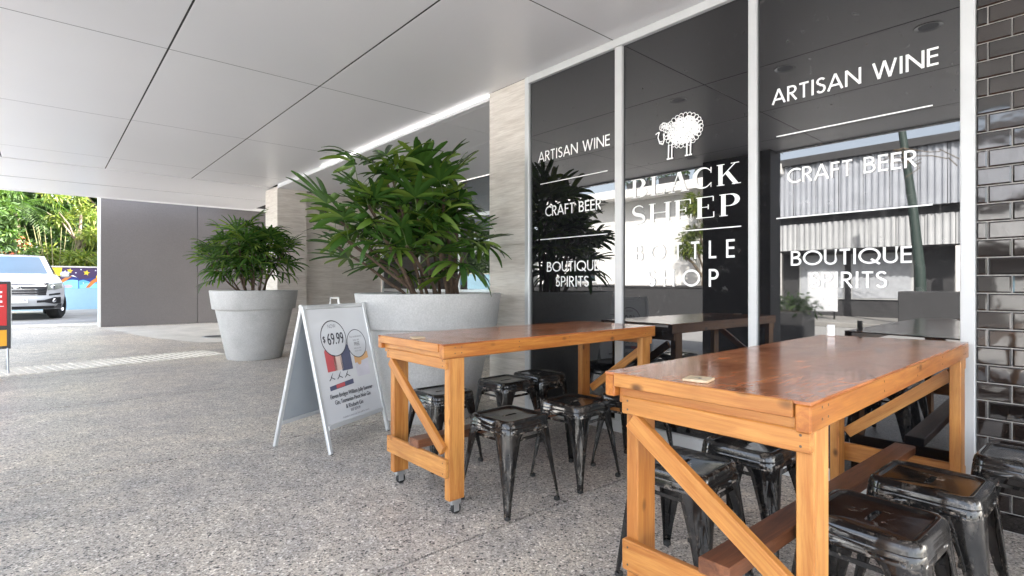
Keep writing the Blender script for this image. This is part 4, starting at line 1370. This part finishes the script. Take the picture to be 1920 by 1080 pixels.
b.grid(lambda u, v: ((2 * u - 1) * lerp(HWT, .28 + .75 * v), yf((2 * u - 1) * lerp(HWT, .28 + .75 * v), .28 + .75 * v), .28 + .75 * v), NX, NZ)
# bonnet
def hood(u, v):
    s = 2 * u - 1
    w = .87 - .06 * v
    x = s * w
    y0 = yf(x * .87 / w, ZT); y1 = 1.26 - .10 * s * s
    return (x, y0 + (y1 - y0) * v, ZT + .17 * v ** .7 + (.035 * (1 - s ** 2)) * min(1, v * 3) + .012 * math.exp(-((abs(s) - .55) / .08) ** 2))
b.grid(hood, 20, 10)
# flanks
LEN = 5.2
for s in (-1, 1):
    def side(u, v, s=s):
        z_ = .28 + .75 * v
        y0 = yf(lerp(HWT, z_), z_)
        y = y0 + (LEN - y0) * u
        w = lerp(HWT, z_)
        bul = .03 * math.exp(-((y - .95) / .5) ** 2) * (1 if z_ > .5 else .4)
        return (s * (w + bul), y, z_)
    def arch(u, v):
        z_ = .28 + .75 * v
        y = .34 + (LEN - .34) * u
        return (y - .98) ** 2 + (z_ - .38) ** 2 < .43 ** 2 or (y - 4.05) ** 2 + (z_ - .38) ** 2 < .43 ** 2
    b.grid(side, 120, 20, arch)
    # shoulder above the flank up to the glass line
    b.grid(lambda u, v, s=s: (s * (.87 - .05 * v), .54 + (3.45 - .54) * u, ZT + (.03 + .15 * min(1, u * 3) ** .7) * v), 20, 3)
b.build('body', CARP, car, True)
MB().box(-.86, .86, .25, 5.15, .30, .42).build('underbody', DARKPL, car)
# cabin
def ws_(u, v, inset=0.0):
    s = (2 * u - 1)
    w = (.76 - inset) * (1 - v) + (.60 - inset) * v
    z_ = 1.20 + .54 * v
    y = 1.18 + .78 * v + .16 * s * s
    return (s * w, y, z_)
k = MB()
k.grid(lambda u, v: ws_(u, v), 14, 6)
k.build('windscreen_frame', CARP, car, True)
k = MB()
def wsg(u, v):
    p_ = ws_(u, .04 + .90 * v, .045)
    return (p_[0], p_[1] - .008, p_[2] + .005)
k.grid(wsg, 14, 6)
k.build('windscreen', CARG, car, True)
k = MB()
def roof(u, v):
    s = 2 * u - 1
    y0 = 1.96 + .16 * s * s
    return (s * .61, y0 + (3.5 - y0) * v, 1.74 + .05 * math.sin(PI * min(1, .15 + v * .8)) - .035 * abs(s) ** 3)
k.grid(roof, 12, 8)
for s in (-1, 1):
    k.grid(lambda u, v, s=s: (s * (.83 - .22 * v), (1.34 + .78 * v) + (3.5 - (1.34 + .78 * v)) * u, 1.19 + .53 * v), 10, 5)
k.grid(lambda u, v: ((2 * u - 1) * (.82 - .21 * v), 3.52, 1.19 + .55 * v), 6, 4)
k.build('cab', CARP, car, True)
for s in (-1, 1):
    for (a0, a1) in ((.06, .46), (.52, .94)):
        k = MB().grid(lambda u, v, s=s: (s * (.832 - .215 * (.1 + .75 * v)) + s * .006, (1.34 + .78 * (.1 + .75 * v)) + (3.5 - (1.34 + .78 * (.1 + .75 * v))) * (a0 + (a1 - a0) * u), 1.19 + .53 * (.1 + .75 * v)), 6, 3)
        k.build('side_window', CARG, car, True)
    mr = MB().box(-.11, .11, -.07, .07, -.075, .085, .03).build('mirror', CHROME if s > 0 else CARP, car, loc=(s * 1.02, 1.42, 1.20))
    MB().box(-.05 if s > 0 else 0, 0 if s > 0 else .05, -.02, .02, -.07, -.03).build('mirror_arm', DARKPL, mr, loc=(-s * .11, 0, 0))
# front trim following the nose
def band(x0, x1, z0, z1, off, n=14, nv=2, x0b=None, x1b=None):
    o = MB()
    def f(u, v):
        z_ = z0 + (z1 - z0) * v
        xa = x0 + ((x0b if x0b is not None else x0) - x0) * v
        xb = x1 + ((x1b if x1b is not None else x1) - x1) * v
        x = xa + (xb - xa) * u
        return (x, yf(x, z_) - off, z_)
    return o.grid(f, n, nv)
band(-.54, .54, .655, .965, .006, 20, 3, -.60, .60).build('grille', DARKPL, car, True)
for z0, z1 in ((.652, .672), (.725, .738), (.785, .815), (.885, .912), (.955, .970)):
    band(-.55, .55, z0, z1, .016, 20, 1).build('grille_bar', CHROME, car, True)
MB().lathe([(0, .012), (.05, .012), (.062, .004), (.065, 0)], 24).xf(Matrix(((1.35, 0, 0, 0), (0, 0, -1, yf(0, .85) - .012), (0, 1, 0, .85), (0, 0, 0, 1)))).build('badge', CHROME, car, True)
em = MB()
em.ribbon([(-.045, -.01), (-.02, .02), (.015, .024), (.04, .005), (.03, -.02), (-.01, -.025)], .010)
em.ribbon([(-.03, -.005), (.02, -.008)], .010)
em.xf(Matrix(((1, 0, 0, 0), (0, 0, 1, yf(0, .85) - .0255), (0, 1, 0, .85), (0, 0, 0, 1)))).build('badge_emblem', DARKPL, car, fix=False)
for s in (-1, 1):
    def hl(u, v, s=s, off=.012):
        x = s * (.575 + .30 * u)
        zlo = .775 + .06 * u; zhi = .925 + .05 * u
        z_ = zlo + (zhi - zlo) * v
        x = s * min(abs(x), lerp(HWT, z_) * .985)
        return (x, yf(x, z_) - off, z_)
    hlp = MB().grid(lambda u, v: hl(u, v), 8, 4).build('headlight', LAMP, car, True)
    p_ = hl(.35, .45, s, .02)
    MB().lathe([(0, .014), (.035, .010), (.05, 0)], 16).xf(Matrix(((1, 0, 0, p_[0]), (0, 0, -1, p_[1]), (0, 1, 0, p_[2]), (0, 0, 0, 1)))).build('lamp_lens', CHROME, hlp, True)
    def fg(u, v, s=s, off=.010):
        x = s * (.36 + .49 * u)
        zc = .485 + .03 * u; hh = .03 + .055 * min(1, max(0, (u - .3) / .4))
        z_ = zc + hh * (2 * v - 1)
        return (x, yf(x, z_) - off, z_)
    fgp = MB().grid(fg, 10, 3).build('fog_recess', DARKPL, car, True)
    p_ = fg(.70, .5, s, .016)
    MB().lathe([(0, .012), (.038, .008), (.05, 0)], 16).xf(Matrix(((1, 0, 0, p_[0]), (0, 0, -1, p_[1]), (0, 1, 0, p_[2]), (0, 0, 0, 1)))).build('fog_lamp', CHROME, fgp, True)
    def sl(u, v, s=s):
        x = s * (.60 + .24 * u); z_ = .635 + .03 * u + .045 * v
        return (x, yf(x, z_) - .008, z_)
    MB().grid(sl, 6, 1).build('bumper_slot', DARKPL, car, True)
band(-.72, .72, .29, .37, .006, 16, 2).build('lower_grille', DARKPL, car, True)
pt = MB().box(-.186, .186, -.006, .006, -.065, .065, .002).build('number_plate', M['vinyl'], car, loc=(.0, -.035, .525))
o = text_mb('610 YZR', .118, .78)
zmid = -.042
o.v = [(p_[0], -.0075, p_[1] + zmid) for p_ in o.v]
o.build('plate_lettering', M['print_dark'], pt, fix=False)
MB().tube([(0, 2.15, 1.77), (0, 2.30, 1.95)], .006, 6).build('aerial', DARKPL, car)
for s in (-1, 1):
    for y in (.98, 4.05):
        wl = MB().lathe([(.20, -.135), (.33, -.135), (.362, -.11), (.37, -.07), (.37, .07), (.362, .11), (.33, .135), (.20, .135)], 40, axis='X').build('tyre', M['rubber'], car, True, (s * .79, y, .37), (0, 0, R(-20) if y < 2 else 0))
        rm = MB().lathe([(.0, .06), (.06, .065), (.07, .05), (.20, .03), (.235, .105), (.25, .112)], 30, axis='X')
        for k in range(6):
            t = 2 * PI * k / 6
            c0 = Vector((.085, .05 * math.cos(t), .05 * math.sin(t))); c1 = Vector((.095, .225 * math.cos(t), .225 * math.sin(t)))
            rm.tube([c0, c1], [.03, .028], 6)
        rm_o = rm.build('rim', CHROME, wl, True)
        if s < 0:
            rm_o.rotation_euler = (0, 0, PI)

# ------------------------------------------------------------------ trees and shrubs beyond the mural wall
def leaf_cloud(name, mat, parent, clumps, leaf_len, leaf_w, per, seed, droop=.3):
    q = np.random.default_rng(seed)
    V = []; F = []; n = 0
    for (cx, cy, cz, rx, ry, rz) in clumps:
        for _ in range(per):
            u = q.normal(size=3); u /= np.linalg.norm(u)
            r = q.random() ** .45
            c = np.array([cx + u[0] * rx * r, cy + u[1] * ry * r, cz + u[2] * rz * r])
            d = u * .6 + q.normal(size=3) * .7; d[2] -= droop; d /= np.linalg.norm(d)
            s = np.cross(d, q.normal(size=3)); s /= (np.linalg.norm(s) + 1e-6)
            l = leaf_len * q.uniform(.6, 1.3); w = leaf_w * q.uniform(.7, 1.2)
            m_ = c + d * l * .5
            V += [tuple(c), tuple(m_ + s * w / 2), tuple(c + d * l - np.array([0, 0, l * .12])), tuple(m_ - s * w / 2)]
            F += [(n, n + 1, n + 2), (n, n + 2, n + 3)]; n += 4
    o = MB(); o.v = V; o.f = F; o.a = [0] * len(V)
    return o.build(name, mat, parent, fix=False)
def clumps_in(seed, n, cx, cy, cz, R_, H_, size):
    q = random.Random(seed); out = []
    for _ in range(n):
        t = q.uniform(0, 2 * PI); r = R_ * math.sqrt(q.random())
        z_ = cz + H_ * q.uniform(-1, 1)
        s = size * q.uniform(.6, 1.3)
        out.append((cx + r * math.cos(t), cy + r * math.sin(t), z_, s, s, s * .7))
    return out
def tree(label, x, y, hgt, rad, mat, seed, ll, lw, n=26, per=150, cat='tree', low=.45):
    t = thing('tree' if cat == 'tree' else 'shrub', label, cat, (x, y, .2), 0, 'trees and shrubs beyond the mural wall')
    q = random.Random(seed)
    tr = MB()
    tr.tube([(0, 0, 0), (q.uniform(-.1, .1), 0, hgt * .3), (q.uniform(-.3, .3), q.uniform(-.2, .2), hgt * .75)], [.14, .10, .04], 8)
    for k in range(6):
        a = q.uniform(0, 2 * PI); z_ = hgt * q.uniform(.25, .55)
        tr.tube([(0, 0, z_), (math.cos(a) * rad * .4, math.sin(a) * rad * .4, z_ + hgt * .14), (math.cos(a) * rad * .85, math.sin(a) * rad * .85, z_ + hgt * .22)], [.05, .035, .012], 6)
    tr.build('trunk', M['bark'], t, True)
    zc = hgt * (1 + low) / 2; hh = hgt * (1 - low) / 2
    leaf_cloud('crown', mat, t, clumps_in(seed, n, 0, 0, zc, rad, hh, rad * .32), ll, lw, per, seed)
    return t
tree('dense dark green tree rising behind the left end of the mural wall', -5.2, 29.5, 8.2, 3.0, M['tree_leaf_dark'], 1, .30, .11, 44, 170, low=.12)
tree('tall mid green tree behind the white pickup', -1.8, 30.5, 9.0, 3.0, M['tree_leaf_dark'], 2, .30, .10, 46, 170, low=.12)
tree('dark tree against the grey wall edge behind the lime bush', 2.2, 31.0, 9.0, 3.2, M['tree_leaf_dark'], 3, .32, .11, 46, 170, low=.10)
tree('leafy mid green tree with long branches over the pickup', -3.0, 27.4, 5.6, 1.7, M['tree_leaf_mid'], 4, .26, .08, 26, 130, low=.35)
tree('bright lime green bush over the mural wall next to the grey wall', .95, 26.9, 4.9, 1.05, M['tree_leaf_lime'], 5, .26, .06, 22, 130, 'shrub', .38)
tree('small yellow green sapling in front of the dark trees behind the pickup', -1.55, 26.7, 4.9, .95, M['tree_leaf_mid'], 6, .26, .06, 16, 120, 'shrub', .45)
tree('yellow tipped bush at the far left above the pickup roof', -3.9, 26.6, 3.7, 1.0, M['tree_leaf_lime'], 7, .24, .05, 12, 110, 'shrub', .45)
tree('dark bushy undergrowth shrub behind the mural wall stars', 2.6, 27.2, 3.6, 1.3, M['tree_leaf_dark'], 12, .26, .08, 22, 130, 'shrub', .2)
tree('low dark shrub above the pickup bonnet', -2.2, 26.5, 3.0, 1.6, M['tree_leaf_dark'], 13, .24, .08, 24, 130, 'shrub', .25)
tree('broad dark tree at the left edge far behind the pickup', -9.5, 30.0, 8.5, 3.4, M['tree_leaf_dark'], 14, .32, .11, 40, 150, low=.1)
tree('broad dark tree closing the gap beyond the grey wall', 6.8, 31.5, 9.0, 3.4, M['tree_leaf_dark'], 15, .32, .11, 40, 150, low=.1)
wl_ = clumps_in(77, 150, -1.0, 35.0, 5.0, 1.0, 5.0, 1.2)
q = random.Random(78)
wl_ = [(q.uniform(-17, 13), 35 + q.uniform(-1, 1), q.uniform(.3, 11), 1.2, .9, .9) for _ in range(400)]
wood_ = leaf_cloud('woodland', M['tree_leaf_dark'], None, wl_, .60, .30, 100, 79)
tag(wood_, 'far dark woodland closing the view behind the trees', 'woodland')
wood_['kind'] = 'stuff'
# feathery palms
def pinnate(label, x, y, hgt, n, L, seed):
    q = random.Random(seed)
    t = thing('palm_tree', label, 'palm', (x, y, .2), 0, 'trees and shrubs beyond the mural wall')
    MB().tube([(0, 0, 0), (.05, 0, hgt * .5), (0, .05, hgt)], [.11, .085, .07], 8).build('trunk', M['bark'], t, True)
    for k in range(n):
        a = 2 * PI * k / n + q.uniform(-.2, .2); up = q.uniform(.1, 1.0)
        o = MB(); P = []
        for i in range(13):
            s = i / 12
            P.append(Vector((math.cos(a) * L * s * (1 - .12 * s), math.sin(a) * L * s * (1 - .12 * s), up * L * s * .8 - 1.15 * L * s * s * (.6 + .2 * up))))
        o.tube(P, [.018 * (1 - .8 * i / 12) for i in range(13)], 4)
        for i in range(1, 13):
            for ss in (-1, 1):
                for f in (0, .5):
                    c = P[i] if f == 0 or i == 12 else P[i].lerp(P[i + 1], f)
                    d = (P[i] - P[i - 1]).normalized()
                    sd = d.cross(Vector((0, 0, 1))).normalized() * ss
                    l = L * .26 * math.sin(PI * (.15 + .8 * i / 13))
                    e = c + sd * l * .75 + d * l * .45 - Vector((0, 0, l * .35))
                    m_ = (c + e) / 2 + Vector((0, 0, .02)); w = d * .022
                    o.add([c, m_ + w, e, m_ - w], [(0, 1, 2), (0, 2, 3)])
        o.build('frond', M['tree_leaf_mid'] if k % 3 else M['tree_leaf_dark'], t, fix=False, loc=(0, 0, hgt))
    return t
pinnate('feathery palm at the upper left behind the pickup', -3.3, 28.4, 4.6, 13, 2.4, 21)
pinnate('shorter feathery palm between the dark trees behind the pickup', -.8, 28.2, 4.0, 12, 2.0, 22)
# bamboo
bb = thing('bamboo_clump', 'clump of thin yellowish canes rising behind the mural wall', 'bamboo', (.35, 26.6, .2), 0, 'trees and shrubs beyond the mural wall')
q = random.Random(4)
for k in range(14):
    x = q.uniform(-.8, .9); y = q.uniform(-.3, .3)
    MB().tube([(x * .5, y, 0), (x * .8, y, 1.6), (x * 1.3, y + .1, 3.1)], [.022, .018, .008], 5).build('cane', M['bamboo'], bb, True)
rf = thing('red_flowering_plant', 'small plant with red bracts against the dark leaves above the pickup', 'plant', (-.55, 26.3, .2), 0, 'trees and shrubs beyond the mural wall')
MB().tube([(0, 0, 0), (.03, 0, 1.4), (.0, 0, 2.55)], [.03, .022, .01], 6).build('stem', M['bark'], rf, True)
leaf_cloud('bract', M['red_bract'], rf, [(0, 0, 2.45, .16, .14, .22), (-.35, .05, 2.05, .22, .15, .12)], .18, .06, 26, 31)
leaf_cloud('foliage', M['tree_leaf_mid'], rf, [(0, 0, 1.7, .4, .3, .4), (.1, 0, 2.2, .25, .2, .3)], .24, .07, 90, 32)

# ------------------------------------------------------------------ the other side of the street (seen in the glass)
# charcoal column at the canopy edge
cl = thing('canopy_column', 'wide charcoal column at the street edge of the canopy, mirrored in the middle pane', 'column', (-1.12, 3.7, 0))
MB().box(-.17, .17, -.52, .50, .06, CZ - .001, .006).build('shaft', M['dark_render'], cl)
MB().box(-.19, .19, -.54, .52, 0, .0595, .004).build('plinth', M['steel'], cl)
# far pavement
struct(MB().box(-40, -11.2, -40, 24, -.155, 0, .02).build('far_pavement', M['driveway']))
# low dark garden wall across the road
lw_ = thing('garden_wall', 'low charcoal garden wall across the street, mirrored in the shop glass', 'wall', (-7.8, 0, 0))
MB().box(-.2, .2, 7.4, 17.5, -.15, 1.06, .01).build('wall_body', M['dark_render'], lw_)
MB().box(-.23, .23, 7.37, 17.53, 1.0605, 1.13, .006).build('coping', M['dark_render'], lw_)
# white building
wbd = thing('white_building', 'bright white rendered building across the street with a flat roof slab, mirrored in the glass', 'building', (-14.2, 12.0, 0))
MB().box(-9, 0, .0, 9.5, 0, 5.1, .02).build('wall', M['white_render'], wbd)
MB().box(-9, -.9, -3.6, -.003, 0, 5.0, .02).build('wall', M['pale_concrete'], wbd)
MB().box(-9.4, .9, -4.0, 9.8, 5.103, 5.5, .02).build('roof_slab', M['white_render'], wbd)
MB().box(.15, .45, -.45, -.15, 0, 5.1, .01).build('post', M['white_render'], wbd)
fwn = MB().box(-.9, -.84, -2.9, -1.0, .9, 2.9, .01).build('window', M['alu_white'], wbd)
MB().box(-.838, -.82, -2.8, -1.1, 1.0, 2.8).build('pane', M['glass'], fwn)
fwn = MB().box(0.002, .06, 5.2, 6.6, 1.2, 3.0, .01).build('window', M['alu_white'], wbd)
MB().box(.062, .075, 5.3, 6.5, 1.3, 2.9).build('pane', M['glass'], fwn)
for k, y in enumerate((-3.0, -1.2, .6, 2.3)):
    rp_ = thing('roof_plant', ['leafy plant on the roof across the street, mirrored highest and furthest right', 'leafy roof plant across the street, second from the right', 'leafy roof plant across the street, second from the left', 'leafy roof plant across the street, leftmost of four'][k], 'plant', (-13.7, 12.0 + y, 5.502), 0, 'plants on the white roof slab')
    MB().box(-.25, .25, -.6, .6, 0, .3, .02).build('trough', M['dark_render'], rp_)
    leaf_cloud('foliage', M['tree_leaf_dark'], rp_, [(0, -.4, .55, .3, .35, .3), (0, .1, .6, .3, .35, .35), (0, .5, .5, .3, .3, .28)], .22, .06, 110, 40 + k)
# corrugated shed
cs = thing('corrugated_building', 'grey corrugated iron clad shop building across the street, mirrored in the right pane', 'building', (-14.2, -8.0, 0))
def corr(x, y0, y1, z0, z1, pitch, amp, name, mat, pieces):
    nn = pieces
    for k in range(nn):
        a = y0 + (y1 - y0) * k / nn; b_ = y0 + (y1 - y0) * (k + 1) / nn - .012
        o = MB(); vs = []; fs = []
        n_ = max(4, int((b_ - a) / pitch) * 4)
        for i in range(n_ + 1):
            y = a + (b_ - a) * i / n_
            xx = x + (amp if (i % 4) in (1, 2) else 0) + (.025 if k % 2 else 0)
            vs += [(xx, y, z0), (xx, y, z1)]
        for i in range(n_):
            fs.append((2 * i, 2 * i + 2, 2 * i + 3, 2 * i + 1))
        o.add(vs, fs).build(name, mat, cs, fix=False)
CORR = simple('zinc_corrugated', (.42, .44, .48), .45, .2, .10, 2)
CORR2 = simple('cream_corrugated', (.46, .47, .48), .5, 0, .08, 2)
corr(.6, 0.5, 16.4, 3.55, 5.35, .16, .05, 'cladding_sheet', CORR, 22)
corr(.35, 3.0, 16.4, 2.35, 3.30, .16, .04, 'awning_sheet', CORR2, 18)
MB().box(-8, .30, 0, 16.5, 2.30, 5.5, .02).build('wall', M['dark_render'], cs)
MB().box(-.3, .80, .3, 16.6, 5.36, 5.62, .01).build('roof_edge', M['dark_render'], cs)
MB().box(-8, -.6, 0, 16.5, 0, 2.295).build('shop_wall', M['dark_render'], cs)
for y in (.2, 5.6, 11.0, 16.2):
    MB().box(.28, .46, y, y + .18, 0, 2.29, .01).build('post', M['white_render'], cs)
for (a, b_) in ((1.2, 3.2), (12.4, 14.2), (14.4, 15.9)):
    fwn = MB().box(-.598, -.54, a, b_, .6, 2.2, .01).build('window', M['alu_white'], cs)
    MB().box(-.538, -.52, a + .06, b_ - .06, .66, 2.14).build('pane', simple('pale_blinds', (.45, .47, .5), .4), fwn)
for k in range(12):
    MB().box(-.598, -.55, 8.1, 10.3, .25 + k * .09, .32 + k * .09, .004).build('shutter_slat', M['alu'], cs)
# leaning green pole with its planter
lp = thing('street_pole', 'leaning dark green pole with a vine, across the street, mirrored in the right pane', 'pole', (-11.3, 3.5, 0))
MB().tube([(0, 0, 0), (0, .05, 1.5), (0, .22, 3.4), (0, .45, 5.4)], [.14, .13, .11, .09], 12).build('shaft', simple('green_pole_paint', (.030, .050, .042), .6), lp, True)
vn = MB()
q = random.Random(9)
for k in range(7):
    p_ = Vector((.1, .4, 4.9)); pts = [p_.copy()]
    for i in range(6):
        p_ = p_ + Vector((q.uniform(-.1, .1), q.uniform(-.32, .30), q.uniform(-.28, .12)))
        pts.append(p_.copy())
    vn.tube(pts, .012, 4)
vn.build('vine', M['bark'], lp)
pb = thing('planter_box', 'dark square planter box at the foot of the leaning pole, mirrored in the right pane', 'planter', (-10.6, 3.2, 0))
MB().box(-.4, .4, -.8, .6, 0, .95, .02).build('box', M['dark_render'], pb)
pb = thing('planter_box', 'dark square planter with leafy shrub on the near kerb, mirrored in the right pane', 'planter', (-4.4, 4.25, -.15))
MB().box(-.3, .3, -.35, .35, 0, .75, .02).build('box', M['dark_render'], pb)
MB().box(-.26, .26, -.31, .31, .70, .755).build('soil', M['soil'], pb)
sh_ = thing('shrub', 'loose leafy shrub in the dark planter on the near kerb, mirrored in the right pane', 'shrub', (-4.4, 4.25, .60))
MB().tube([(0, 0, 0), (.03, 0, .25)], [.02, .012], 6).build('stem', M['bark'], sh_)
leaf_cloud('foliage', M['tree_leaf_dark'], sh_, [(0, 0, .2, .35, .4, .2), (.1, -.3, .1, .25, .25, .15), (0, .3, .25, .25, .25, .18)], .16, .06, 60, 61)
nb = thing('notice_board', 'white notice board leaning outside the shop across the street, mirrored in the right pane', 'sign', (-12.6, 6.4, 0))
MB().box(-.02, .02, -.45, .45, .25, 1.55, .01).build('board', M['print_white'], nb)
for s in (-.35, .35):
    MB().box(-.025, .015, s - .02, s + .02, 0, .249).build('leg', M['black_frame'], nb)
# trees on the other side that close the view beyond the street buildings
tree('green street tree between the buildings across the street', -12.6, 10.6, 4.6, 1.1, M['tree_leaf_lime'], 71, .22, .08, 14, 110, low=.5)['group'] = 'trees across the street'
tree('tall street tree beside the far end of the white building', -13.0, 23.5, 8.0, 2.6, M['tree_leaf_mid'], 72, .3, .1, 30, 130, low=.3)['group'] = 'trees across the street'
